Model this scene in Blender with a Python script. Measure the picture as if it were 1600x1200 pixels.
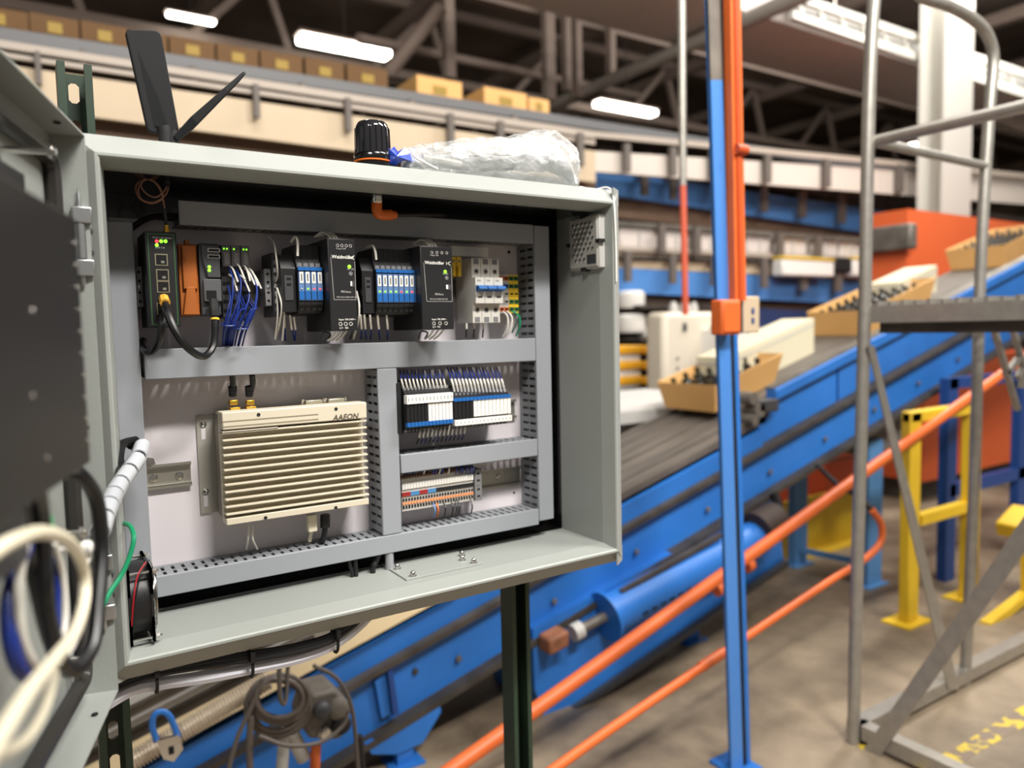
import bpy, math, random
from mathutils import Vector, Matrix
R_ = random.Random(7)
sc = bpy.context.scene
for o in list(bpy.data.objects): bpy.data.objects.remove(o)
COL = sc.collection
# ---------------------------------------------------------------- camera
# World axes: X along the cabinet's face, Y into the cabinet (away from the door), Z up.
YAW, PIT, ROL = .573009, -.0716055, -.0214731
CAM = Vector((-.0809715, -.9798096, .3846359)); FPX = 1175.0
FLOOR = CAM.z - 1.45
def _basis():
    f = Vector((math.sin(YAW)*math.cos(PIT), math.cos(YAW)*math.cos(PIT), math.sin(PIT)))
    r = Vector((math.cos(YAW), -math.sin(YAW), 0)); u = r.cross(f)
    return math.cos(ROL)*r+math.sin(ROL)*u, -math.sin(ROL)*r+math.cos(ROL)*u, f
CR, CU, CF = _basis()
cd = bpy.data.cameras.new('camera'); cam = bpy.data.objects.new('camera', cd); COL.objects.link(cam)
cam.matrix_world = Matrix(((CR.x, CU.x, -CF.x, CAM.x), (CR.y, CU.y, -CF.y, CAM.y), (CR.z, CU.z, -CF.z, CAM.z), (0, 0, 0, 1)))
cd.sensor_width = 36; cd.lens = FPX/1600*36; cd.clip_start = .02; cd.clip_end = 200
cd.dof.use_dof = True; cd.dof.focus_distance = 1.04; cd.dof.aperture_fstop = 2.8
sc.camera = cam
# ---------------------------------------------------------------- world, lights, exposure
wd = bpy.data.worlds.new('hall'); sc.world = wd; wd.use_nodes = True
bg = wd.node_tree.nodes['Background']; bg.inputs[0].default_value = (1.0, .93, .85, 1); bg.inputs[1].default_value = .2
sc.view_settings.view_transform = 'Standard'; sc.view_settings.look = 'None'
sc.view_settings.gamma = 1; sc.view_settings.use_curve_mapping = False
sc.view_settings.exposure = 0.0
def area_light(name, loc, target, sx, sy, power, col=(1, .96, .9)):
    l = bpy.data.lights.new(name, 'AREA'); l.shape = 'RECTANGLE'; l.size = sx; l.size_y = sy; l.energy = power; l.color = col
    o = bpy.data.objects.new(name, l); COL.objects.link(o); o.location = loc
    d = (Vector(target)-Vector(loc)); o.rotation_euler = d.to_track_quat('-Z', 'Y').to_euler()
    return o
area_light('hall_light_near', (.85, -2.3, 3.3), (.35, .1, .3), 1.2, .3, 205)
area_light('hall_fill_aisle', (3.4, -1.7, 3.9), (3.6, 1.6, -.8), 2.4, .5, 250)  # unseen fill added to brighten the floor and orange machine under the conveyor
area_light('hall_fill_behind', (-1.9, -2.6, 3.2), (.5, 0, .2), 1.2, .3, 85)  # unseen fill added from the left to lift the cabinet's right wall
area_light('hall_light_far', (6.5, 1.6, 4.4), (6.0, 2.8, 0), 3, 1, 260)
area_light('hall_light_left_far', (1.0, 1.5, 4.4), (1.0, 4.0, .8), 3, 1, 110)
area_light('hall_fill_right_far', (9.5, 3.2, 4.6), (10, 5, 1.5), 3, 1, 240)  # unseen fill added to brighten the white column and gallery

# ---------------------------------------------------------------- helpers
def A(x, y, w):
    """point of the plane Y = w that lies in the direction measured at (x, y)"""
    d = CR*((x-800)/FPX) + CU*((600-y)/FPX) + CF
    t = (w-CAM.y)/d.y; return CAM + d*t
def AU(x, y, u):
    d = CR*((x-800)/FPX) + CU*((600-y)/FPX) + CF
    t = (u-CAM.x)/d.x; return CAM + d*t
def AZ(x, y, z):
    d = CR*((x-800)/FPX) + CU*((600-y)/FPX) + CF
    t = (z-CAM.z)/d.z; return CAM + d*t
def AP(x, y, p, n):
    d = CR*((x-800)/FPX) + CU*((600-y)/FPX) + CF
    t = (Vector(p)-CAM).dot(n)/d.dot(n); return CAM + d*t
def lin(c):
    return tuple(((v/255)/12.92 if v/255 <= .04045 else (((v/255)+.055)/1.055)**2.4) for v in c)
MATS = {}
def mat(name, col, rough=.5, metal=0, noise=0, nscale=20, bump=0, emit=0, alpha=1, trans=0, coat=0, spec=.5, col2=None, stretch=None):
    if name in MATS: return MATS[name]
    m = bpy.data.materials.new(name); m.use_nodes = True; nt = m.node_tree; b = nt.nodes['Principled BSDF']
    c = (*lin(col), 1)
    b.inputs['Base Color'].default_value = c; b.inputs['Roughness'].default_value = rough; b.inputs['Metallic'].default_value = metal
    b.inputs['Specular IOR Level'].default_value = spec
    if coat: b.inputs['Coat Weight'].default_value = coat
    if emit: b.inputs['Emission Color'].default_value = c; b.inputs['Emission Strength'].default_value = emit
    if alpha < 1: b.inputs['Alpha'].default_value = alpha
    if trans: b.inputs['Transmission Weight'].default_value = trans
    if noise or bump:
        tc = nt.nodes.new('ShaderNodeTexCoord'); mp = nt.nodes.new('ShaderNodeMapping'); nz = nt.nodes.new('ShaderNodeTexNoise')
        nt.links.new(tc.outputs['Object'], mp.inputs[0]); nt.links.new(mp.outputs[0], nz.inputs[0])
        if stretch: mp.inputs['Scale'].default_value = stretch
        nz.inputs['Scale'].default_value = nscale; nz.inputs['Detail'].default_value = 5
        if noise:
            r = nt.nodes.new('ShaderNodeValToRGB'); r.color_ramp.elements[0].position = .32; r.color_ramp.elements[1].position = .68
            k = 1-noise; r.color_ramp.elements[0].color = (*(lin(col2) if col2 else (c[0]*k, c[1]*k, c[2]*k)), 1); r.color_ramp.elements[1].color = c
            nt.links.new(nz.outputs[0], r.inputs[0]); nt.links.new(r.outputs[0], b.inputs['Base Color'])
        if bump:
            bp = nt.nodes.new('ShaderNodeBump'); bp.inputs['Strength'].default_value = bump; bp.inputs['Distance'].default_value = .002
            nt.links.new(nz.outputs[0], bp.inputs['Height']); nt.links.new(bp.outputs[0], b.inputs['Normal'])
    MATS[name] = m; return m

def catmull(pts, k=6):
    P = [Vector(p) for p in pts]
    if len(P) < 3: return P
    Q = [P[0]*2-P[1]]+P+[P[-1]*2-P[-2]]; out = []
    for i in range(1, len(Q)-2):
        a, b, c, d = Q[i-1:i+3]
        for j in range(k):
            t = j/k
            out.append(.5*((2*b)+(c-a)*t+(2*a-5*b+4*c-d)*t*t+(3*b-a-3*c+d)*t*t*t))
    out.append(P[-1]); return out

class MB:
    def __init__(s): s.v = []; s.f = []
    def add(s, vs, fs):
        n = len(s.v); s.v += [tuple(v) for v in vs]; s.f += [tuple(i+n for i in f) for f in fs]; return s
    def box(s, x0, x1, y0, y1, z0, z1):
        x0, x1 = sorted((x0, x1)); y0, y1 = sorted((y0, y1)); z0, z1 = sorted((z0, z1))
        return s.add([(x0,y0,z0),(x1,y0,z0),(x1,y1,z0),(x0,y1,z0),(x0,y0,z1),(x1,y0,z1),(x1,y1,z1),(x0,y1,z1)],
                     [(0,3,2,1),(4,5,6,7),(0,1,5,4),(1,2,6,5),(2,3,7,6),(3,0,4,7)])
    def obox(s, c, ax, ay, az):
        c, ax, ay, az = map(Vector, (c, ax, ay, az))
        vs = [c+ax*i+ay*j+az*k for k in (-1, 1) for (i, j) in ((-1,-1),(1,-1),(1,1),(-1,1))]
        fs = [(0,3,2,1),(4,5,6,7),(0,1,5,4),(1,2,6,5),(2,3,7,6),(3,0,4,7)]
        if ax.cross(ay).dot(az) < 0: fs = [f[::-1] for f in fs]
        return s.add(vs, fs)
    def bar(s, p0, p1, h, t, up=(0, 0, 1)):
        p0, p1 = Vector(p0), Vector(p1); d = (p1-p0); L = d.length; d.normalize(); up = Vector(up)
        sd = d.cross(up).normalized(); u = sd.cross(d).normalized()
        return s.obox((p0+p1)/2, d*L/2, sd*t/2, u*h/2)
    def ring(s, pts, rad, n=8, closed=False):
        P = [Vector(p) for p in pts]; m = len(P); vs = []; up = None
        for i, p in enumerate(P):
            d = (P[min(i+1, m-1)]-P[max(i-1, 0)])
            if d.length < 1e-9: d = Vector((0, 0, 1))
            d.normalize()
            if up is None: up = d.orthogonal().normalized()
            up = (up-d*up.dot(d)); up = up.normalized() if up.length > 1e-6 else d.orthogonal().normalized()
            sd = d.cross(up); r = rad[i] if isinstance(rad, (list, tuple)) else rad
            for j in range(n):
                a = 2*math.pi*j/n; vs.append(p+(up*math.cos(a)+sd*math.sin(a))*r)
        fs = []
        for i in range(m-1):
            for j in range(n):
                a, b = i*n+j, i*n+(j+1) % n; fs.append((a, b, b+n, a+n))
        fs.append(tuple(range(n))[::-1]); fs.append(tuple((m-1)*n+j for j in range(n)))
        return s.add(vs, fs)
    def tube(s, pts, r, n=8, k=6): return s.ring(catmull(pts, k), r, n)
    def cyl(s, p0, p1, r, n=16): return s.ring([p0, p1], [r, r] if not isinstance(r, (list, tuple)) else r, n)
    def lathe(s, base, axis, prof, n=20):
        b = Vector(base); a = Vector(axis).normalized()
        return s.ring2([b+a*h for (_, h) in prof], [r for (r, _) in prof], a, n)
    def ring2(s, P, rad, d, n):
        up = d.orthogonal().normalized(); sd = d.cross(up); vs = []; m = len(P)
        for p, r in zip(P, rad):
            for j in range(n):
                t = 2*math.pi*j/n; vs.append(p+(up*math.cos(t)+sd*math.sin(t))*r)
        fs = [(i*n+j, i*n+(j+1) % n, (i+1)*n+(j+1) % n, (i+1)*n+j) for i in range(m-1) for j in range(n)]
        fs += [tuple(range(n))[::-1], tuple((m-1)*n+j for j in range(n))]
        return s.add(vs, fs)
    def prism(s, poly, a, b, plane='xz'):
        """poly in the plane, extruded a..b along the third axis"""
        def P(q, t): return {'xz': (q[0], t, q[1]), 'xy': (q[0], q[1], t), 'yz': (t, q[0], q[1])}[plane]
        n = len(poly); ar = sum(poly[i][0]*poly[(i+1) % n][1]-poly[(i+1) % n][0]*poly[i][1] for i in range(n))
        if ar < 0: poly = poly[::-1]
        vs = [P(q, a) for q in poly]+[P(q, b) for q in poly]
        fs = [tuple(range(n)), tuple(range(n, 2*n))[::-1]]+[(i, i+n, (i+1) % n+n, (i+1) % n) for i in range(n)]
        return s.add(vs, fs)
    def loft(s, loops, cap=True):
        n = len(loops[0]); vs = [p for L in loops for p in L]
        fs = [(i*n+j, i*n+(j+1) % n, (i+1)*n+(j+1) % n, (i+1)*n+j) for i in range(len(loops)-1) for j in range(n)]
        if cap: fs += [tuple(range(n))[::-1], tuple((len(loops)-1)*n+j for j in range(n))]
        return s.add(vs, fs)

def _mesh(name, mb, m, smooth, recalc=True):
    me = bpy.data.meshes.new(name); me.from_pydata(mb.v, [], mb.f); me.update()
    if recalc:
        import bmesh
        bm = bmesh.new(); bm.from_mesh(me); bmesh.ops.recalc_face_normals(bm, faces=bm.faces); bm.to_mesh(me); bm.free()
    if m: me.materials.append(m)
    if smooth:
        for p in me.polygons: p.use_smooth = True
        me.set_sharp_from_angle(angle=math.radians(38))
    return me
def thing(name, label, cat, group=None, kind=None):
    o = bpy.data.objects.new(name, None); COL.objects.link(o); o.empty_display_size = .02
    return tag(o, label, cat, group, kind)
def tag(o, label=None, cat=None, group=None, kind=None):
    if label: o['label'] = label
    if cat: o['category'] = cat
    if group: o['group'] = group
    if kind: o['kind'] = kind
    return o
def part(name, mb, m, parent=None, smooth=True, bevel=0, label=None, kind=None, recalc=True):
    o = bpy.data.objects.new(name, _mesh(name, mb, m, smooth, recalc)); COL.objects.link(o)
    if parent is not None: o.parent = parent
    if bevel:
        b = o.modifiers.new('bevel', 'BEVEL'); b.width = bevel; b.segments = 2; b.limit_method = 'ANGLE'
    if label: o['label'] = label
    if kind: o['kind'] = kind
    return o
def solo(name, mb, m, label, cat, group=None, **k):
    return tag(part(name, mb, m, **k), label, cat, group)
def struct(name, mb, m, parent=None, **k):
    o = part(name, mb, m, parent, **k)
    if parent is None: o['kind'] = 'structure'
    return o
def kids(o): return [c for c in bpy.data.objects if c.parent == o]
DONE = set()
def settle(root):
    """moves the thing's origin to the middle of its base"""
    if root.name in DONE: return
    st = [root]; ms = []
    while st:
        q = st.pop(); st += list(q.children)
        if q.type == 'MESH': ms.append(q)
    if not ms: return
    lo = Vector((1e9,)*3); hi = Vector((-1e9,)*3)
    for q in ms:
        for v in q.data.vertices:
            for i in range(3): lo[i] = min(lo[i], v.co[i]); hi[i] = max(hi[i], v.co[i])
    c = Vector(((lo.x+hi.x)/2, (lo.y+hi.y)/2, lo.z))
    done = set()
    for q in ms:
        if q.data.name not in done:
            q.data.transform(Matrix.Translation(-c)); done.add(q.data.name)
    root.location = c; DONE.add(root.name)
    return c
def copy_tree(o, parent=None):
    c = o.copy(); COL.objects.link(c)
    if parent is not None: c.parent = parent
    else: DONE.add(c.name)
    for ch in list(o.children): copy_tree(ch, c)
    return c
def text(name, s, p, size, m, parent, right=(1, 0, 0), up=(0, 0, 1), align='LEFT', ext=.0002, shear=0, bold=0):
    cu = bpy.data.curves.new(name, 'FONT'); cu.body = s; cu.size = size; cu.extrude = ext; cu.align_x = align; cu.shear = shear; cu.offset = bold
    cu.resolution_u = 2
    t = bpy.data.objects.new(name, cu); COL.objects.link(t)
    dg = bpy.context.evaluated_depsgraph_get(); me = bpy.data.meshes.new_from_object(t.evaluated_get(dg))
    bpy.data.objects.remove(t)
    r = Vector(right).normalized(); u = Vector(up).normalized(); n = r.cross(u)
    me.transform(Matrix(((r.x, u.x, n.x, p[0]), (r.y, u.y, n.y, p[1]), (r.z, u.z, n.z, p[2]), (0, 0, 0, 1))))
    me.materials.clear(); me.materials.append(m)
    o = bpy.data.objects.new(name, me); COL.objects.link(o)
    if parent: o.parent = parent
    return o
def frame_rect(x0, y0, x1, y1, w):
    """u0, u1, z0, z1 of a front face at depth w, measured through its middle lines"""
    xm, ym = (x0+x1)/2, (y0+y1)/2
    return A(x0, ym, w).x, A(x1, ym, w).x, A(xm, y1, w).z, A(xm, y0, w).z

# ---------------------------------------------------------------- materials
paint = mat('grey_enclosure_paint', (152, 156, 152), .42, bump=.12, nscale=180)
panelw = mat('white_panel_paint', (222, 216, 220), .5)
ductm = mat('grey_duct_plastic', (146, 150, 156), .5)
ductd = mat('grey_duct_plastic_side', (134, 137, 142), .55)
zinc = mat('zinc_steel', (190, 192, 194), .3, .9, bump=.1, nscale=60)
chrome = mat('bright_steel', (215, 213, 208), .2, 1)
rail_m = mat('din_rail_steel', (182, 180, 170), .35, .8)
black = mat('black_plastic', (26, 26, 28), .42)
blackd = mat('black_matte', (18, 18, 19), .7)
blackg = mat('black_gloss', (14, 14, 15), .16, coat=.5)
charc = mat('charcoal_plastic', (62, 63, 66), .5)
greyp = mat('grey_plastic', (120, 120, 122), .5)
lgrey = mat('light_grey_plastic', (186, 184, 180), .5)
whitep = mat('white_plastic', (232, 230, 224), .45)
bluep = mat('blue_plastic', (32, 98, 170), .4)
orangep = mat('orange_plastic', (214, 104, 30), .45)
orangeb = mat('brown_orange_plastic', (168, 92, 30), .5)
yellowp = mat('yellow_plastic', (225, 186, 40), .45)
greenp = mat('green_plastic', (40, 110, 60), .45)
wblue = mat('blue_wire', (24, 48, 128), .4)
wwhite = mat('white_wire', (218, 214, 205), .45)
wblack = mat('black_wire', (18, 18, 20), .35)
wgreen = mat('green_wire', (18, 140, 96), .4)
wred = mat('red_wire', (170, 30, 40), .4)
wbrown = mat('brown_coax', (140, 100, 80), .4)
cream_w = mat('cream_cable', (222, 214, 190), .4)
greyc = mat('grey_cable', (220, 220, 230), .4)
gold = mat('gold_connector', (230, 180, 70), .3, .9)
led_g = mat('green_led', (120, 255, 40), .3, emit=3)
led_r = mat('red_led', (255, 50, 60), .3, emit=3)
tan = mat('champagne_anodised', (212, 203, 182), .42, .08)
tand = mat('champagne_side', (150, 144, 132), .5, .4)
strutg = mat('green_strut_paint', (42, 60, 46), .4, noise=.25, nscale=12)
hole_m = mat('shadow_black', (8, 8, 8), .9)

# ================================================================ SETTING
fl = bpy.data.materials.new('concrete_floor'); fl.use_nodes = True
nt = fl.node_tree; b = nt.nodes['Principled BSDF']; b.inputs['Roughness'].default_value = .55
tc = nt.nodes.new('ShaderNodeTexCoord')
n1 = nt.nodes.new('ShaderNodeTexNoise'); n1.inputs['Scale'].default_value = .9; n1.inputs['Detail'].default_value = 8; n1.inputs['Roughness'].default_value = .65
n2 = nt.nodes.new('ShaderNodeTexNoise'); n2.inputs['Scale'].default_value = 9; n2.inputs['Detail'].default_value = 6
r1 = nt.nodes.new('ShaderNodeValToRGB'); e = r1.color_ramp.elements
e[0].position = .35; e[0].color = (*lin((84, 72, 60)), 1); e[1].position = .62; e[1].color = (*lin((172, 154, 130)), 1)
mx = nt.nodes.new('ShaderNodeMixRGB'); mx.blend_type = 'MULTIPLY'; mx.inputs[0].default_value = .35
for n in (n1, n2): nt.links.new(tc.outputs['Object'], n.inputs[0])
nt.links.new(n1.outputs[0], r1.inputs[0]); nt.links.new(r1.outputs[0], mx.inputs[1]); nt.links.new(n2.outputs[0], mx.inputs[2])
nt.links.new(mx.outputs[0], b.inputs['Base Color'])
struct('floor', MB().box(-8, 26, -6, 20, FLOOR-.2, FLOOR), fl, smooth=False)
ceil_m = mat('dark_roof_deck', (118, 102, 92), .8, noise=.5, nscale=.8)
CEIL = 5.2
struct('ceiling', MB().box(-8, 26, -1, 20, CEIL, CEIL+.2), ceil_m, smooth=False)
wallm = mat('far_wall_brown', (140, 118, 102), .8, noise=.45, nscale=1.2)
struct('wall_far', MB().box(-8, 26, 19.8, 20, FLOOR, CEIL), wallm, smooth=False)
struct('wall_right', MB().box(25.8, 26, 2, 20, FLOOR, CEIL), wallm, smooth=False)
#==BODY==
# ================================================================ ENCLOSURE
H, W, BD, WP, WF = .5925, .762, .197, .172, .112    # opening height, width, depth; panel plane; duct front plane
enc = thing('electrical_enclosure', 'open grey steel control cabinet hung on two green struts', 'cabinet')
def rect_ring(prof, x0, x1, z0, z1):
    """profile of (outward offset, y) pairs carried round a rectangle"""
    L = []
    for o_, y in prof:
        L.append([(x0-o_, y, z0-o_), (x1+o_, y, z0-o_), (x1+o_, y, z1+o_), (x0-o_, y, z1+o_)])
    return L
mb = MB()
mb.loft(rect_ring([(-.008, BD), (-.008, .03), (-.002, .002), (0, 0), (.003, .0), (.027, .02), (.028, .024), (.028, BD+.003)], 0, W, 0, H), cap=False)
mb.add([(.008, BD, .008), (W-.008, BD, .008), (W-.008, BD, H-.008), (.008, BD, H-.008)], [(0, 1, 2, 3)])
mb.add([(-.028, BD+.003, -.028), (W+.028, BD+.003, -.028), (W+.028, BD+.003, H+.028), (-.028, BD+.003, H+.028)], [(0, 3, 2, 1)])
part('enclosure_body', mb, paint, enc, smooth=False)
# thin near-black sheets over the rear interior; ceiling and left reach nearer the front
sheet_m = mat('inner_black', (20, 19, 19), .22, coat=.2)
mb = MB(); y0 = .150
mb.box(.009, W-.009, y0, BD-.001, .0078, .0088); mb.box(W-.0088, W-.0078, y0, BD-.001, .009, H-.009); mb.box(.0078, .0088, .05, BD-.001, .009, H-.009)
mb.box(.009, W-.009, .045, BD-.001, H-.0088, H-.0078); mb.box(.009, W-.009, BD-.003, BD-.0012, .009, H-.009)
part('inner_sheets', mb, sheet_m, enc, smooth=False)
# corner welds of the collar
for (x, z, sx, sz) in ((W, 0, 1, -1), (W, H, 1, 1), (0, 0, -1, -1)):
    mb = MB().obox((x+sx*.014, .012, z+sz*.014), (.0135, .0095, 0), (0, 0, .0135), (.0006, -.0012, 0))
    part('corner_plate', mb, paint, enc, smooth=False)
mp = MB().box(.022, W-.022, WP, WP+.003, .03, H-.045)
pn = part('mounting_panel', mp, panelw, enc, bevel=.001)
for (x, z) in ((.04, H-.062), (.735, H-.062), (.04, .05), (.72, .04)):
    part('panel_stud', MB().lathe((x, WP+.001, z), (0, -1, 0), [(.009, 0), (.009, .001), (.0075, .004), (.004, .004), (.004, .012), (.003, .013)], 14), chrome, enc)
for (x, y) in ((787, 794), (803, 770)):
    q = A(x, y, WP); part('panel_hole', MB().cyl((q.x, WP-.0004, q.z), (q.x, WP+.001, q.z), .0022, 10), hole_m, enc)
# body holes near hinge side, gland plate in the floor
gp = MB().box(.385, .52, .05, .145, .008, .0105)
part('gland_plate', gp, paint, enc, bevel=.0006)
for (x, y) in ((.40, .058), (.385+.01, .105), (.508, .058), (.512, .105), (.5, .082)):
    part('acorn_nut', MB().lathe((x, y, .0105), (0, 0, 1), [(.006, 0), (.006, .001), (.0042, .0012), (.0042, .0045), (.0036, .007), (.0018, .0086), (.0004, .009)], 10), chrome, enc)

# hinges: (pixel rectangle on the left collar)
def hinge(zc, label, dark=False):
    h = part('hinge', MB().box(-.028, -.0105, -.008, -.0045, zc-.036, zc+.036), zinc, enc, bevel=.0008, label=label)
    for dz in (-.029, .029): part('knuckle', MB().box(-.030, -.010, -.018, -.004, zc+dz-.009, zc+dz+.009), zinc, h, bevel=.0016)
    part('pin', MB().lathe((-.022, -.013, zc-.046), (0, 0, 1), [(.0012, -.004), (.0025, 0), (.0025, .092), (.0012, .098), (.0008, .104)], 10), zinc, h)
    part('barrel', MB().cyl((-.022, -.012, zc-.019), (-.022, -.012, zc+.019), .0055, 14), zinc, h)
    for dz in (-.012, .012): part('screw', MB().lathe((-.0135, -.0078, zc+dz), (0, -1, 0), [(.0042, 0), (.0042, .0015), (.003, .003), (.0022, .003), (.002, .001)], 12), charc, h)
h1 = A(140, 378, -.01).z; h2 = A(172, 915, -.01).z
hinge(h1, 'upper zinc hinge'); hinge(h2, 'lower zinc hinge with a coppery bracket')

# ---- door, swung open past square; local axes D (away from hinge), N (inside face), h = Z
a_ = math.radians(15.8); D = Vector((-math.sin(a_), -math.cos(a_), 0)); N = Vector((math.cos(a_), -math.sin(a_), 0))
HP = Vector((-.012, -.010, 0))
def DP(d, n, h): return HP+D*d+N*n+Vector((0, 0, h))
def dbox(mb, d0, d1, n0, n1, h0, h1):
    return mb.obox(DP((d0+d1)/2, (n0+n1)/2, (h0+h1)/2), D*(d1-d0)/2, N*(n1-n0)/2, (0, 0, (h1-h0)/2))
Z0, Z1, SK = -.026, H+.018, -.034
door = part('door', dbox(MB(), 0, .80, SK-.002, SK, Z0, Z1), paint, enc, smooth=False)
mb = MB(); dbox(mb, 0, .80, SK, 0, Z1-.002, Z1); dbox(mb, .80, .802, SK, 0, Z0, Z1); dbox(mb, 0, .80, SK, 0, Z0, Z0+.002); dbox(mb, 0, .002, SK, 0, Z0, Z1)
part('door_flange', mb, paint, door, smooth=False)
gask = mat('gasket_foam', (46, 44, 42), .35)
g0, g1, gh0, gh1 = .032, .77, Z0+.034, Z1-.034
c_ = .015
loop = []
for (d, h, s0) in ((g0, gh0, 180), (g1, gh0, 270), (g1, gh1, 0), (g0, gh1, 90)):
    for k in range(5):
        t = math.radians(s0+k*22.5); cx = d+(c_ if d == g0 else -c_); cz = h+(c_ if h == gh0 else -c_)
        loop.append(DP(cx+c_*math.cos(t), SK+.008, cz+c_*math.sin(t)))
loop.append(loop[0]); part('gasket', MB().ring(loop, .0085, 8), gask, door)
for (x, y) in ((116, 202), (148, 1080)):
    d, h = (.06, Z1-.003) if y < 500 else (.06, Z0+.003)
    q = DP(d, -.012, h); part('flange_hole', MB().cyl(q, q+Vector((0, 0, -.001 if y < 500 else .001)), .0035, 10), hole_m, door)
# screws and stand-offs on the inside of the door
def stud(x, y, n0, ln, r=.003, lab=None):
    q = AP(x, y, DP(0, n0+ln, 0), N)
    part('stud', MB().cyl(q-N*ln, q, r, 10), chrome, door, label=lab)
    part('stud_nut', MB().lathe(q-N*.006, N, [(r*2, 0), (r*2, .003), (r*1.2, .0045)], 6), chrome, door)
stud(88, 237, SK, .045); stud(140, 668, SK, .05, .002); stud(137, 832, SK, .06, .003); stud(150, 1025, SK, .03, .003); stud(30, 885, SK, .06, .0035)
# black display housing on the door
mon = thing('door_display_back', 'black metal back of a panel display mounted inside the open cabinet door', 'display')
def mpoly(pts, n):
    return [AP(x, y, DP(0, n, 0), N) for (x, y) in pts]
mb = MB()
def dslab(mb, dh, n0, n1):
    a = [DP(d, n0, h) for (d, h) in dh]; b = [DP(d, n1, h) for (d, h) in dh]; return mb.loft([a, b])
def dhof(x, y, n):
    q = AP(x, y, DP(0, n, 0), N)-HP; return q.dot(D), q.z
dB, hT = dhof(118, 342, .058); dL, hB = dhof(142, 722, .058)
dR = (dB+dL)/2
part('housing', dslab(MB(), [(dR, hB), (.70, hB-.004), (.70, hT+.004), (dR, hT)], .0, .058), mat('display_black_steel', (24, 22, 21), .45, .1, bump=.1, nscale=200), mon, bevel=.0015)
part('bezel_plate', dslab(MB(), [(dR-.10, hB-.03), (.72, hB-.03), (.72, hT+.05), (dR-.10, hT+.05)], SK+.001, .0), mat('display_black_plate', (24, 23, 23), .5), mon, bevel=.001)
for k in range(10):
    h = hB+.018+(hT-hB-.036)*k/9
    q = DP(dR+.006, .058, h); part('rivet', MB().lathe(q, N, [(.0016, 0), (.0015, .0006), (.0006, .001)], 8), chrome, mon)
for (d, h) in ((.45, .02), (.47, .06), (.46, .11), (.52, .15)):
    q = DP(d-.02, .058, hB+h); part('rivet', MB().lathe(q, N, [(.0018, 0), (.0016, .0006), (.0006, .001)], 8), chrome, mon)
mb = dslab(MB(), [(dR+.09, hB-.045), (dR+.20, hB-.045), (dR+.20, hB+.0), (dR+.09, hB+.0)], .012, .04)
part('connector_block', mb, charc, mon, bevel=.001)
q = AP(62, 822, DP(0, .03, 0), N); part('terminal_plug', MB().obox(q, D*.012, N*.006, (0, 0, .005)), mat('pale_green_plug', (110, 190, 140), .4), mon, bevel=.0005)

# ---------------------------------------------------------------- wire ducts
DUCTN = [0]
def duct(x0, x1, z0, z1, axis, label, yf=WF, yb=WP, pitch=.0132, slot=.0046, lidt=.0016, sides=(1, 1)):
    """slotted wire duct: cover, back and two sides of fingers; axis = 'x' or 'z' (its length)"""
    t = thing('wire_duct', label, 'duct', 'grey slotted wire ducts')
    part('cover', MB().box(x0, x1, yf, yf+.006, z0, z1), ductm, t, bevel=.0012)
    part('back', MB().box(x0+.003, x1-.003, yb-.0016, yb, z0+.003, z1-.003), ductd, t, smooth=False)
    for k, (a, b) in enumerate(((0, 1), (1, 0))):
        if not sides[k]: continue
        mb = MB()
        if axis == 'x':
            zz = (z1-.0035, z1-.0018) if k == 0 else (z0+.0018, z0+.0035)
            L0, L1 = x0, x1
            bx = lambda p, q, y0, y1: mb.box(p, q, y0, y1, *zz)
        else:
            xx = (x0+.0018, x0+.0035) if k == 0 else (x1-.0035, x1-.0018)
            L0, L1 = z0, z1
            bx = lambda p, q, y0, y1: mb.box(*xx, y0, y1, p, q)
        n = int((L1-L0)/pitch); pt = (L1-L0)/n
        bx(L0, L1, yb-.010, yb-.0016)                       # foot of the side
        bx(L0, L1, yf+.006, yf+.0085)
        for i in range(n):
            p = L0+i*pt; bx(p+slot/2, p+pt-slot/2, yf+.0085, yb-.010)
            m_ = (yf+yb)/2
            bx(p-slot/2, p+slot/2, m_-.0022, m_+.0012) if i else None
        part('slotted_side', mb, ductd, t, smooth=False)
    settle(t); return t
# covers measured on the plane of their fronts
xL0, xL1 = A(172, 450, WF).x, A(213, 450, WF).x
xR0, xR1 = A(839, 600, WF).x, A(862, 600, WF).x
zTt, zTb = A(560, 332, WF).z, A(560, 366, WF).z
zTl = A(279, 330, WF).x
zM0, zM1 = A(530, 579, WF).z, A(530, 537, WF).z
xM0, xM1 = A(594, 700, WF).x, A(624, 700, WF).x
zS0, zS1 = A(735, 726, WF).z, A(735, 698, WF).z
zB0, zB1 = A(545, 877, WF).z, A(545, 848, WF).z
zLt = A(190, 346, WF).z
duct(xL0, xL1, A(220, 905, WF).z, zLt, 'z', 'vertical grey wire duct along the left side of the panel')
duct(zTl, xR0-.001, zTb, zTt, 'x', 'top horizontal grey wire duct above the devices', sides=(0, 1))
duct(xR0, xR1, zB0+.006, zTt-.001, 'z', 'vertical grey wire duct along the right side of the panel')
duct(xL1+.004, xR0-.001, zM0, zM1, 'x', 'long middle horizontal grey duct under the row of power supplies')
duct(xM0, xM1, zB1+.001, zM0-.0005, 'z', 'short vertical grey duct beside the finned computer', sides=(1, 1))
duct(xM1+.002, xR0-.001, zS0, zS1, 'x', 'short horizontal grey duct between the white relays and the terminals')
duct(xL1+.004, xR0-.001, zB0, zB1, 'x', 'bottom horizontal grey duct with a row of open slots')

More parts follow.
